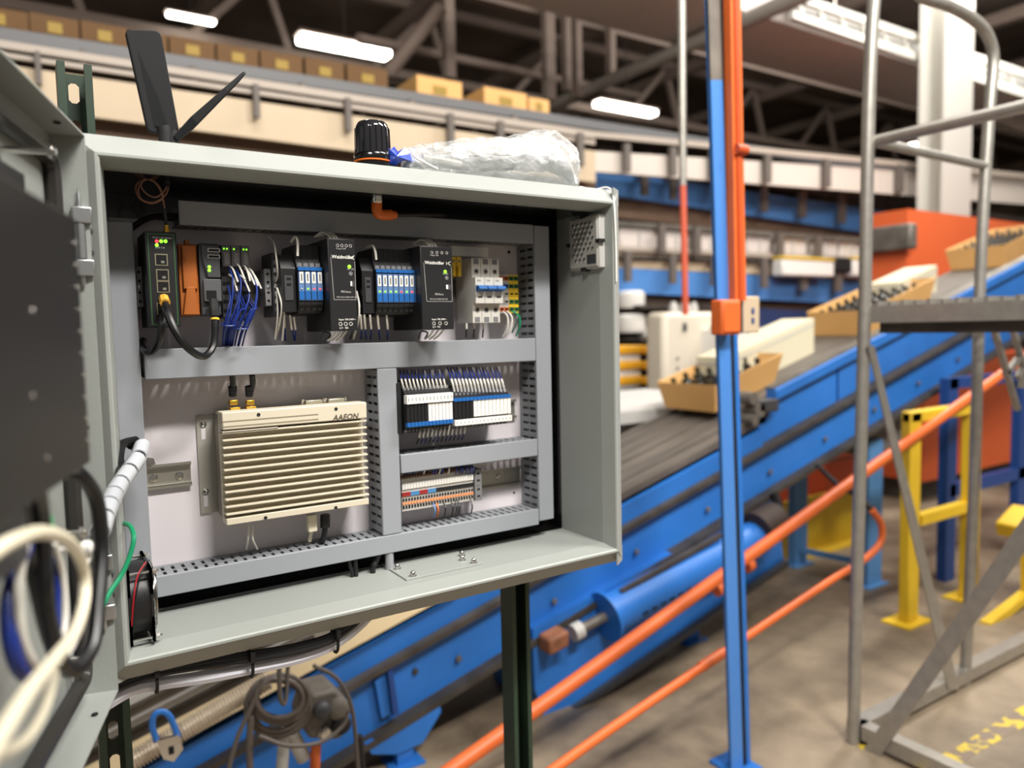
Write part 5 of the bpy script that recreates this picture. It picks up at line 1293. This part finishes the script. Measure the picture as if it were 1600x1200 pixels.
# yellow guard frames
def vleg(mb, x0, x1, yt, yb, w, d=.06):
    a, b_ = A(x0, yt, w), A(x1, yt, w); return mb.box(a.x, b_.x, w, w+d, A((x0+x1)/2, yb, w).z, a.z)
t = thing('guard_frame', 'yellow square guard frame standing in front of the orange machine', 'guard')
w = .95
for (x0, x1, yt) in ((1424, 1441, 645), (1519, 1536, 628)):
    a, b_ = A(x0, yt, w), A(x1, yt, w); l = part('post', MB().box(a.x, b_.x, w, w+.05, FLOOR+.01, a.z), yel, t, bevel=.006)
    part('foot_plate', MB().box(a.x-.06, b_.x+.05, w-.04, w+.10, FLOOR, FLOOR+.01), yel, l, smooth=False)
a, b_ = A(1424, 645, w), A(1536, 628, w); part('top_bar', MB().box(a.x, b_.x, w, w+.05, b_.z-.06, b_.z), yel, t, bevel=.01)
a, b_ = A(1441, 812, w), A(1519, 795, w); part('middle_bar', MB().box(a.x, b_.x, w, w+.05, a.z-.03, a.z+.02), yel, t, smooth=False)
t = thing('safety_barrier', 'yellow guard with slanting foot at the right edge behind the ladder', 'guard')
w = .75
part('base_bar', MB().bar(A(1535, 980, w), A(1640, 1008, w), .03, .05), yel, t, smooth=False)
part('slanting_bar', MB().bar(A(1540, 978, w), A(1602, 930, w), .04, .05), yel, t, smooth=False)
part('post', MB().bar(A(1606, 1000, w), A(1604, 800, w), .03, .05, up=(1, 0, 0)), yel, t, smooth=False)
part('bumper', MB().obox(A(1590, 815, w), (.09, 0, .035), (0, .06, 0), (-.012, 0, .035)), yel, t, bevel=.01)
t = thing('sheet_screen', 'yellow sheet panel standing behind the blue legs of the conveyor', 'panel')
a, b_ = A(1228, 880, 1.95), A(1342, 860, 1.95)
part('sheet', MB().box(a.x, b_.x, 1.95, 1.97, FLOOR+.01, A(1285, 772, 1.95).z), yel, t, smooth=False)
part('base_lip', MB().box(a.x, b_.x, 1.87, 1.97, FLOOR, FLOOR+.012), yel, t, smooth=False)
t = thing('dark_blue_stand', 'dark blue steel stand in front of the orange machine behind the ladder', 'stand')
w = 1.16
for (x0, x1) in ((1483, 1498), (1596, 1612)):
    a, b_ = A(x0, 592, w), A(x1, 592, w); part('leg', MB().box(a.x, b_.x, w, w+.05, FLOOR, a.z), bluedk, t, smooth=False)
a, b_ = A(1485, 768, w), A(1612, 768, w); part('cross_bar', MB().box(a.x, b_.x, w, w+.05, a.z-.035, a.z+.035), bluedk, t, smooth=False)
a, b_ = A(1485, 600, w), A(1612, 600, w); part('top_bar', MB().box(a.x, b_.x, w, w+.05, a.z-.03, a.z+.03), bluedk, t, smooth=False)
# far blue stand behind the belt near the yellow guard

# ---- level conveyors in the distance
def slab(x0, yt0, yb0, x1, yt1, yb1, w, th, ext0=0, ext1=0):
    a, b_, c, d = A(x0, yt0, w), A(x0, yb0, w), A(x1, yt1, w), A(x1, yb1, w)
    st = (c.z-a.z)/(c.x-a.x); sb = (d.z-b_.z)/(d.x-b_.x)
    u0, u1 = a.x-ext0, c.x+ext1
    return MB().prism([(u0, a.z-st*ext0), (u1, c.z+st*ext1), (u1, d.z+sb*ext1), (u0, b_.z-sb*ext0)], w, w+th)
BR = mat('bracket_grey', (98, 90, 84), .6)
def brackets(parent, xs_, yt, w, hpx, wpx=9):
    for x in xs_:
        y = yt(x); a, b_ = A(x-wpx/2, y, w), A(x+wpx/2, y, w)
        part('bracket', MB().box(a.x, b_.x, w-.05, w-.01, A(x, y+hpx, w).z, a.z), BR, parent, smooth=False)
t = thing('high_conveyor', 'highest grey roller conveyor carrying cardboard boxes, upper left', 'conveyor')
part('side_beam', slab(0, 42, 62, 930, 188, 202, 4.0, .08, 2, 6), mat('blue_grey_beam', (96, 96, 98), .5), t, smooth=False)
part('roller_bed', slab(0, 42, 46, 930, 188, 191, 4.08, .62, 2, 6), steeld, t, smooth=False)
brackets(t, (128, 300, 470, 640, 800), lambda x: 60+.152*x, 3.98, 30)
cb = []
BXS = [(-60, 45, 30), (48, 124, 30), (128, 200, 30), (203, 262, 28), (266, 336, 28), (340, 404, 28), (408, 473, 28), (478, 538, 28), (543, 606, 28), (652, 722, 27), (757, 823, 25), (827, 858, 20)]
tp = mat('yellow_tape', (150, 122, 40), .6)
for i, (xa, xb_, hh_) in enumerate(BXS):
    ym = 42+.157*(xa+xb_)/2; a, b_ = A(xa, ym, 4.15), A(xb_, ym, 4.15)
    zb_b = A((xa+xb_)/2, ym+1, 4.15).z+.005; zt_b = A((xa+xb_)/2, ym-hh_, 4.15).z
    lbls = ['brown box at the left edge on the highest conveyor', 'second brown box from the left edge on the highest conveyor', 'brown box above the slotted strut on the highest conveyor', 'narrow brown box just left behind the upright antenna', 'brown box right of the upright antenna', 'brown box above the tip of the leaning antenna', 'brown box under the left end of the long bright lamp', 'brown box under the middle of the long bright lamp', 'last box of the touching row of brown boxes', 'lone box left of the middle of three spaced boxes', 'middle of the three spaced boxes', 'small box beside the slanting roof beam']
    k = thing('cardboard_box', lbls[i], 'box', 'cardboard boxes on the highest conveyor')
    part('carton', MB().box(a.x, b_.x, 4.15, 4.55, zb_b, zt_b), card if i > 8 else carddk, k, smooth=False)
    part('tape', MB().box(a.x+(b_.x-a.x)*.35, a.x+(b_.x-a.x)*.65, 4.145, 4.15, zb_b+.01, zb_b+.07), tp, k, smooth=False)
t = thing('cream_conveyor', 'long cream sided conveyor crossing the hall behind the cabinet top', 'conveyor')
part('guide_rail', slab(26, 66, 78, 930, 205, 216, 3.9, .03, 2, 0), mat('rail_pale', (170, 158, 146), .5), t, smooth=False)
part('guide_rail', slab(26, 84, 92, 930, 218, 226, 3.92, .03, 2, 0), mat('rail_pale', (170, 158, 146), .5), t, smooth=False)
part('side_panel', slab(70, 110, 173, 930, 236, 285, 3.95, .04, 2.5, 0), creamp, t, smooth=False)
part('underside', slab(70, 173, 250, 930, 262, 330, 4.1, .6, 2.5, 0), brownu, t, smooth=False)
part('guide_rail', slab(930, 205, 214, 1349, 246, 254, 3.9, .03, 0, 8), mat('rail_pale', (170, 158, 146), .5), t, smooth=False)
part('right_side_panel', slab(930, 236, 268, 1349, 262, 300, 3.95, .04, 0, 12), whiteb, t, smooth=False)
brackets(t, (58, 397, 540, 700, 778, 902), lambda x: 75+.148*x, 3.93, 52)
brackets(t, (975, 1047, 1110, 1195, 1288, 1402, 1480), lambda x: 222+.075*(x-930), 3.93, 44)
t = thing('upper_blue_conveyor', 'upper blue sided conveyor crossing behind the blue post', 'conveyor')
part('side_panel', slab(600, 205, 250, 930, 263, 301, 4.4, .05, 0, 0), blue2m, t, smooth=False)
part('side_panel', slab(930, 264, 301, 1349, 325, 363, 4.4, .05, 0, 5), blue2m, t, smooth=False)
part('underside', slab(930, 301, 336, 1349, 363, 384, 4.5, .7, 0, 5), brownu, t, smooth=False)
part('guide_rail', slab(930, 250, 257, 1349, 306, 313, 4.35, .03, 0, 5), steeld, t, smooth=False)
brackets(t, (1003, 1048, 1115, 1190, 1250, 1312), lambda x: 246+.138*(x-930), 4.3, 50)
t = thing('lower_blue_conveyor', 'lower blue sided conveyor behind the white machine and blue post', 'conveyor')
part('guide_rail', slab(967, 384, 391, 1349, 402, 409, 4.2, .03, .6, 5), mat('rail_pale', (170, 158, 146), .5), t, smooth=False)
part('cream_side', slab(967, 394, 418, 1349, 412, 436, 4.25, .03, .6, 5), creamp, t, smooth=False)
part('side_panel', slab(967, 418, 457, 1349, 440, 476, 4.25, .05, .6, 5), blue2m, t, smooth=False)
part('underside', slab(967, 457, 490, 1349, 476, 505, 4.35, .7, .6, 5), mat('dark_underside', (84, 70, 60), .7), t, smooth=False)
brackets(t, (977, 1047, 1112, 1190, 1252, 1306), lambda x: 392+.047*(x-967), 4.16, 48)
t = thing('middle_conveyor', 'narrow grey conveyor carrying white bags between the two blue conveyors', 'conveyor')
part('side_rail', slab(967, 345, 352, 1349, 372, 378, 4.2, .04, .6, 5), steel, t, smooth=False)
part('bed', slab(967, 398, 404, 1349, 410, 414, 4.2, .19, .6, 5), steeld, t, smooth=False)
brackets(t, (1030, 1085, 1215, 1275), lambda x: 346+.07*(x-967), 4.17, 45)
rb = random.Random(9)
wrapm = mat('white_film_pack', (206, 196, 190), .5)
for i, (xa, xb_) in enumerate(((968, 1028), (1034, 1078), (1090, 1130), (1168, 1205), (1212, 1262), (1268, 1310), (1314, 1345))):
    ya = 352+.062*(xa-967); a, b_ = A(xa, ya, 4.25), A(xb_, ya, 4.25); z0_ = A(xa, 398+.03*(xa-967), 4.25).z
    k = thing('white_pack', ['white wrapped pack touching the right edge of the cabinet', 'white wrapped pack left of the thin orange pipe', 'white wrapped pack between the thin pipe and the blue post', 'white wrapped pack just right of the orange channel', 'wide white wrapped pack right of the blue post', 'white wrapped pack second left of the ladder post', 'white wrapped pack next to the ladder post'][i], 'pack', 'white packs on the middle conveyor')
    part('film', MB().box(a.x, b_.x, 4.25, 4.38, z0_, a.z), wrapm, k, bevel=.03)
    part('seam', MB().box((a.x+b_.x)/2-.01, (a.x+b_.x)/2+.01, 4.235, 4.25, z0_+.03, a.z-.03), lgrey, k, smooth=False)
for i, (xa, xb_) in enumerate(((1223, 1304), (1334, 1366))):
    a, b_, c, d = frame_rect(xa, 402, xb_, 432, 4.05)
    k = thing('yellow_pack', ['white pack with yellow top left of the black gap on the lower blue conveyor', 'white pack with yellow top partly behind the ladder post'][i], 'pack')
    part('white_body', MB().box(a, b_, 4.05, 4.19, c, d-.03), whitep, k, bevel=.02); part('yellow_top', MB().box(a, b_, 4.04, 4.19, d-.03, d), yel, k, bevel=.01)
a, b_, c, d = frame_rect(1306, 402, 1332, 425, 4.07); solo('black_pack', MB().box(a, b_, 4.07, 4.19, c, d), blackd, 'black pack between the two packs with yellow tops', 'pack', bevel=.02)

# ---- things at the foot of the hall
t = thing('white_machine', 'cream white machine housing with small latch behind the conveyor tray', 'machine')
a, b_, c, d = frame_rect(1038, 487, 1150, 640, 2.9)
part('housing', MB().box(a, b_+.1, 2.9, 3.1, FLOOR, d), mat('machine_cream', (216, 206, 188), .5), t, bevel=.04)
p = A(1069, 511, 2.9); part('latch', MB().box(p.x-.015, p.x+.015, 2.885, 2.9, p.z-.03, p.z+.03), charc, t, bevel=.004)
for (x, y) in ((1058, 560), (1058, 575), (1110, 512)): p = A(x, y, 2.9); part('bolt', MB().cyl((p.x, 2.89, p.z), (p.x, 2.9, p.z), .01, 8), steel, t)
for (x, y, r) in ((1052, 478, .035), (1070, 474, .05), (1084, 477, .03)): p = A(x, y, 3.1); part('top_knob', MB().lathe((p.x, 3.1, d-.01), (0, 0, 1), [(r, 0), (r, .05), (r*.5, .09)], 12), lgrey, t)
k = thing('roller_table', 'white ribbed table beside the right edge of the cabinet', 'table')
zt2 = A(1000, 640, 2.4).z
a0_ = AZ(965, 712, -.05); a1_ = AZ(1042, 622, -.05)
part('top', MB().box(a1_.x-.9, a1_.x+.25, 1.93, 2.85, -.11, -.05), lgrey, k, smooth=False)
for i in range(16):
    y = 1.95+i*.9/16; part('rib', MB().cyl((a1_.x-.9, y, -.048), (a1_.x+.25, y, -.048), .018, 8), lgrey, k)
for x in (a1_.x-.8, a1_.x+.1): part('leg', MB().box(x, x+.05, 2.0, 2.05, FLOOR, -.11), steel, k, smooth=False)
names3 = ['top', 'middle', 'bottom']
yk = mat('crate_yellow', (232, 168, 30), .5)
for r in range(3):
    for c in range(2):
        a, b_, c0_, d0_ = frame_rect((966, 1007)[c], 540+24*r, (1004, 1030)[c], 553+24*r, 3.4)
        k = thing('yellow_crate', f'{names3[r]} yellow crate in the {"left" if c == 0 else "right"} stack beside the cabinet edge', 'crate', 'yellow and black crates right of the cabinet')
        part('band', MB().box(a, b_, 3.4, 3.8, c0_, d0_), yk, k, bevel=.01); part('body', MB().box(a+.01, b_-.01, 3.42, 3.8, c0_-.05, c0_), blackd if c else whitep, k, smooth=False)
k = thing('crate_pallet', 'dark pallet under the yellow crates', 'pallet'); a, b_, c, d = frame_rect(962, 606, 1034, 614, 3.4)
part('deck', MB().box(a, b_, 3.38, 3.9, d-.06, d), steeld, k, smooth=False); part('base', MB().box(a+.05, b_-.05, 3.4, 3.85, FLOOR, d-.06), steeld, k, smooth=False)
for i, (x, y, r) in enumerate(((985, 468, .13), (985, 505, .14), (1012, 520, .09))):
    p = A(x, y, 4.2); solo('white_drum', MB().lathe((p.x, 4.2, p.z-r*.6), (0, 0, 1), [(r*.9, 0), (r, .03), (r, r), (r*.8, r*1.2)], 16), whitep, ['white drum just under the lower blue conveyor by the cabinet edge', 'larger white drum above the left stack of crates', 'small white drum above the right stack of crates'][i], 'drum')
k = thing('storage_rack', 'dark rack holding the white drums behind the crates', 'rack')
a, b_, c, d = frame_rect(955, 478, 1035, 540, 4.4)
for (z0_, z1_) in ((A(985, 478, 4.2).z-.03, A(985, 478, 4.2).z), (A(985, 526, 4.2).z-.04, A(985, 526, 4.2).z-.0)): part('shelf', MB().box(a, b_+.3, 4.0, 4.6, z0_, z1_), steeld, k, smooth=False)
part('back_panel', MB().box(a-.3, b_+.5, 4.6, 4.65, FLOOR, d), mat('rack_back', (60, 46, 42), .7), k, smooth=False)
part('red_panel', MB().box(b_-.25, b_+.2, 4.5, 4.55, A(985, 520, 4.5).z, A(985, 490, 4.5).z), mat('dull_red', (150, 50, 44), .6), k, smooth=False)
k = thing('navy_conveyor', 'dark navy guard above grey rollers between the outlet box and middle tray', 'guard')
part('side_panel', slab(1186, 482, 512, 1349, 490, 520, 3.6, .05, .3, .1), mat('navy', (28, 52, 92), .5), k, smooth=False)
part('white_rolls', slab(1186, 512, 522, 1349, 518, 528, 3.55, .12, .3, .1), lgrey, k, smooth=False)
part('dark_body', slab(1186, 522, 620, 1349, 528, 640, 3.65, .3, .3, .1), steeld, k, smooth=False)
k = thing('brown_box', 'small brown box beside the blue post above the lowest tray', 'box')
a, b_, c, d = frame_rect(1167, 523, 1200, 550, 2.6); part('carton', MB().box(a, b_, 2.6, 2.9, c, d), mat('brown_carton', (120, 74, 54), .6), k, smooth=False)
part('white_end', MB().box(a-.14, a, 2.6, 2.9, c-.05, d+.04), whitep, k, smooth=False); part('stand', MB().box(a-.1, b_, 2.62, 2.88, FLOOR, c-.05), steeld, k, smooth=False)
# column, overhead conveyor, roof steel
t = thing('white_column', 'white steel column behind the ladder', 'column')
a, b_ = A(1476, 200, 3.4), A(1519, 200, 3.4)
part('flange', MB().box(a.x, b_.x, 3.4, 3.43, FLOOR, CEIL), alum, t, smooth=False); part('web', MB().box((a.x+b_.x)/2-.015, (a.x+b_.x)/2+.015, 3.43, 3.66, FLOOR, CEIL), alum, t, smooth=False)
part('back_flange', MB().box(a.x, b_.x, 3.66, 3.69, FLOOR, CEIL), alum, t, smooth=False)
zc = CAM.z+3
t = thing('overhead_conveyor', 'broad grey overhead conveyor hanging under the roof, upper right', 'conveyor')
part('soffit', MB().box(3.2, 22, 4.05, 4.95, zc, zc+.03), duct_soffit, t, smooth=False)
part('near_side', MB().box(3.2, 22, 4.02, 4.05, zc, zc+.22), duct_soffit, t, smooth=False)
part('far_side', MB().box(3.2, 22, 4.95, 4.98, zc, zc+.22), duct_soffit, t, smooth=False)
for u in range(5, 22, 3): part('hanger', MB().cyl((u, 4.5, zc), (u, 4.5, CEIL), .02, 8), galv, t)
t = thing('slanting_beam', 'grey pipe beam running back under the roof left of the blue post', 'beam')
part('pipe', MB().cyl((5.87, 2.6, CAM.z+2.9), (5.87, 7.8, CAM.z+2.9), .075, 14), mat('beam_grey', (156, 148, 140), .5), t)
part('end_plate', MB().box(5.75, 5.99, 7.78, 7.82, CAM.z+2.75, CAM.z+3.05), steel, t, smooth=False)
t = thing('white_gallery', 'bright white lattice gallery beam running to the upper right corner', 'beam')
part('top_chord', slab(1225, -18, -6, 1600, 108, 120, 3.75, .06, 0, 4), alum, t, smooth=False)
part('bottom_chord', slab(1240, 16, 28, 1600, 138, 152, 3.75, .06, 0, 4), alum, t, smooth=False)
for i in range(12):
    x = 1240+i*33; y = 4+.336*(x-1240)
    part('lattice_bar', MB().bar(A(x, y-14, 3.78), A(x+16, y+24, 3.78), .03, .03, up=(1, 0, 0)), alum, t, smooth=False)
part('back_panel', slab(1240, -14, 22, 1600, 112, 146, 3.9, .03, 0, 4), lgrey, t, smooth=False)
k = thing('white_far_conveyor', 'white sided conveyor behind the column at the right edge', 'conveyor')
part('side_panel', slab(1520, 130, 172, 1600, 150, 205, 4.6, .05, 0, 3), whiteb, k, smooth=False); part('rail', slab(1520, 118, 124, 1600, 138, 144, 4.6, .05, 0, 3), galv, k, smooth=False)
# roof trusses
for n_, (wt, lab) in enumerate(((6.4, 'nearest roof truss crossing the dark ceiling'), (9.2, 'middle roof truss crossing the dark ceiling'), (12.4, 'farthest roof truss crossing the dark ceiling'))):
    t = thing('roof_truss', lab, 'truss', 'roof trusses')
    zb3 = 4.05
    part('bottom_chord', MB().box(-7, 25, wt, wt+.12, zb3, zb3+.12), roofm, t, smooth=False)
    part('top_chord', MB().box(-7, 25, wt, wt+.12, CEIL-.14, CEIL-.01), roofm, t, smooth=False)
    for i in range(26):
        u = -6.5+i*1.2
        part('diagonal', MB().bar((u, wt+.06, zb3+.1), (u+(.6 if i % 2 else -.6)+.3, wt+.06, CEIL-.12), .09, .07, up=(1, 0, 0)), roofm, t, smooth=False)
for i in range(9):
    u = -3+i*2.6
    solo('roof_joist', MB().box(u, u+.16, .5, 19, CEIL-.34, CEIL-.16), roofm, f'dark roof joist running away from the viewer, number {["one", "two", "three", "four", "five", "six", "seven", "eight", "nine"][i]} from the left', 'joist', 'roof joists', smooth=False)
for i, (x, yt, yb, w, wd_) in enumerate(((703, 8, 120, 6.0, 14), (860, 30, 155, 6.2, 14), (888, 30, 140, 6.2, 8), (905, 40, 150, 6.2, 8), (958, 50, 120, 6.2, 8))):
    a, b_ = A(x-wd_/2, yt, w), A(x+wd_/2, yt, w)
    solo('roof_hanger', MB().box(a.x, b_.x, w, w+.1, A(x, yb, w).z, CEIL-.02), roofm, ['thick dark hanger between the lamp and the spaced boxes', 'thick dark hanger above the third spaced box', 'thin dark hanger right of the thick hanger', 'second thin dark hanger right of the thick hanger', 'thin dark hanger left of the small bright lamp'][i], 'hanger', smooth=False)
t = thing('cross_pipe', 'dark pipe slanting up across the roof right of the long lamp', 'pipe')
part('pipe', MB().cyl(A(610, 110, 6.0), A(690, 10, 5.6), .07, 10), roofm, t); part('pipe', MB().cyl(A(560, 60, 6.0), A(1000, 150, 8.0), .05, 10), roofm, t)
# lamps
tube_m = mat('lamp_glow', (255, 252, 240), .5, emit=15)
for i, (x0, y0, x1, y1, hpx, zz) in enumerate(((260, 18, 336, 36, 17, 4.2), (466, 56, 607, 84, 32, 4.0), (932, 160, 1022, 175, 22, 4.0), (1424, 226, 1478, 236, 16, 3.4))):
    a, b_ = AZ(x0, y0, zz), AZ(x1, y1, zz); dd = (b_-a)
    w = (a.y+b_.y)/2; a = A(x0, y0, w); b_ = A(x1, y1, w); h_ = (A(x0, y0, w).z-A(x0, y0+hpx, w).z)
    zc2 = (a.z+b_.z)/2
    t = thing('hall_lamp', ['small bright lamp at the upper left behind the upright antenna', 'long brightest lamp above the row of boxes', 'bright lamp left of the thin vertical pipe', 'dim lamp behind the ladder rails'][i], 'lamp', 'bright lamps under the roof')
    part('diffuser', MB().box(a.x, b_.x, w-h_*.45, w+h_*.45, zc2-h_*.30, zc2+h_*.1), tube_m, t, bevel=.03)
    part('housing', MB().box(a.x-.02, b_.x+.02, w-h_*.5, w+h_*.5, zc2+h_*.1, zc2+h_*.25), roofm, t, smooth=False)
    part('suspension', MB().cyl(((a.x+b_.x)/2, w, zc2+h_*.2), ((a.x+b_.x)/2, w, CEIL), .01, 6), steeld, t)
# floor paint
fm_ = bpy.data.materials.new('worn_yellow_floor_paint'); fm_.use_nodes = True
nt = fm_.node_tree; b = nt.nodes['Principled BSDF']; nz = nt.nodes.new('ShaderNodeTexNoise'); nz.inputs['Scale'].default_value = 14; nz.inputs['Detail'].default_value = 6
rp = nt.nodes.new('ShaderNodeValToRGB'); rp.color_ramp.elements[0].position = .46; rp.color_ramp.elements[0].color = (*lin((128, 112, 96)), 1); rp.color_ramp.elements[1].position = .52; rp.color_ramp.elements[1].color = (*lin((214, 186, 60)), 1)
tc = nt.nodes.new('ShaderNodeTexCoord'); nt.links.new(tc.outputs['Object'], nz.inputs[0]); nt.links.new(nz.outputs[0], rp.inputs[0]); nt.links.new(rp.outputs[0], b.inputs['Base Color'])
def paintpatch(pts): 
    P = [AZ(x, y, FLOOR) for (x, y) in pts]
    return struct('floor_marking', MB().loft([[(p.x, p.y, FLOOR+.0004) for p in P], [(p.x, p.y, FLOOR+.0014) for p in P]]), fm_, smooth=False)
paintpatch([(1400, 1215), (1500, 1165), (1610, 1095), (1610, 1130), (1530, 1175), (1470, 1215)])
paintpatch([(1336, 1158), (1362, 1140), (1372, 1152), (1346, 1172)])
# ================================================================ origins at each thing's base
for o in list(bpy.data.objects):
    if o.parent is None and o.type in ('EMPTY', 'MESH') and o.get('category') and o.name not in DONE: settle(o)
bpy.context.view_layer.update()
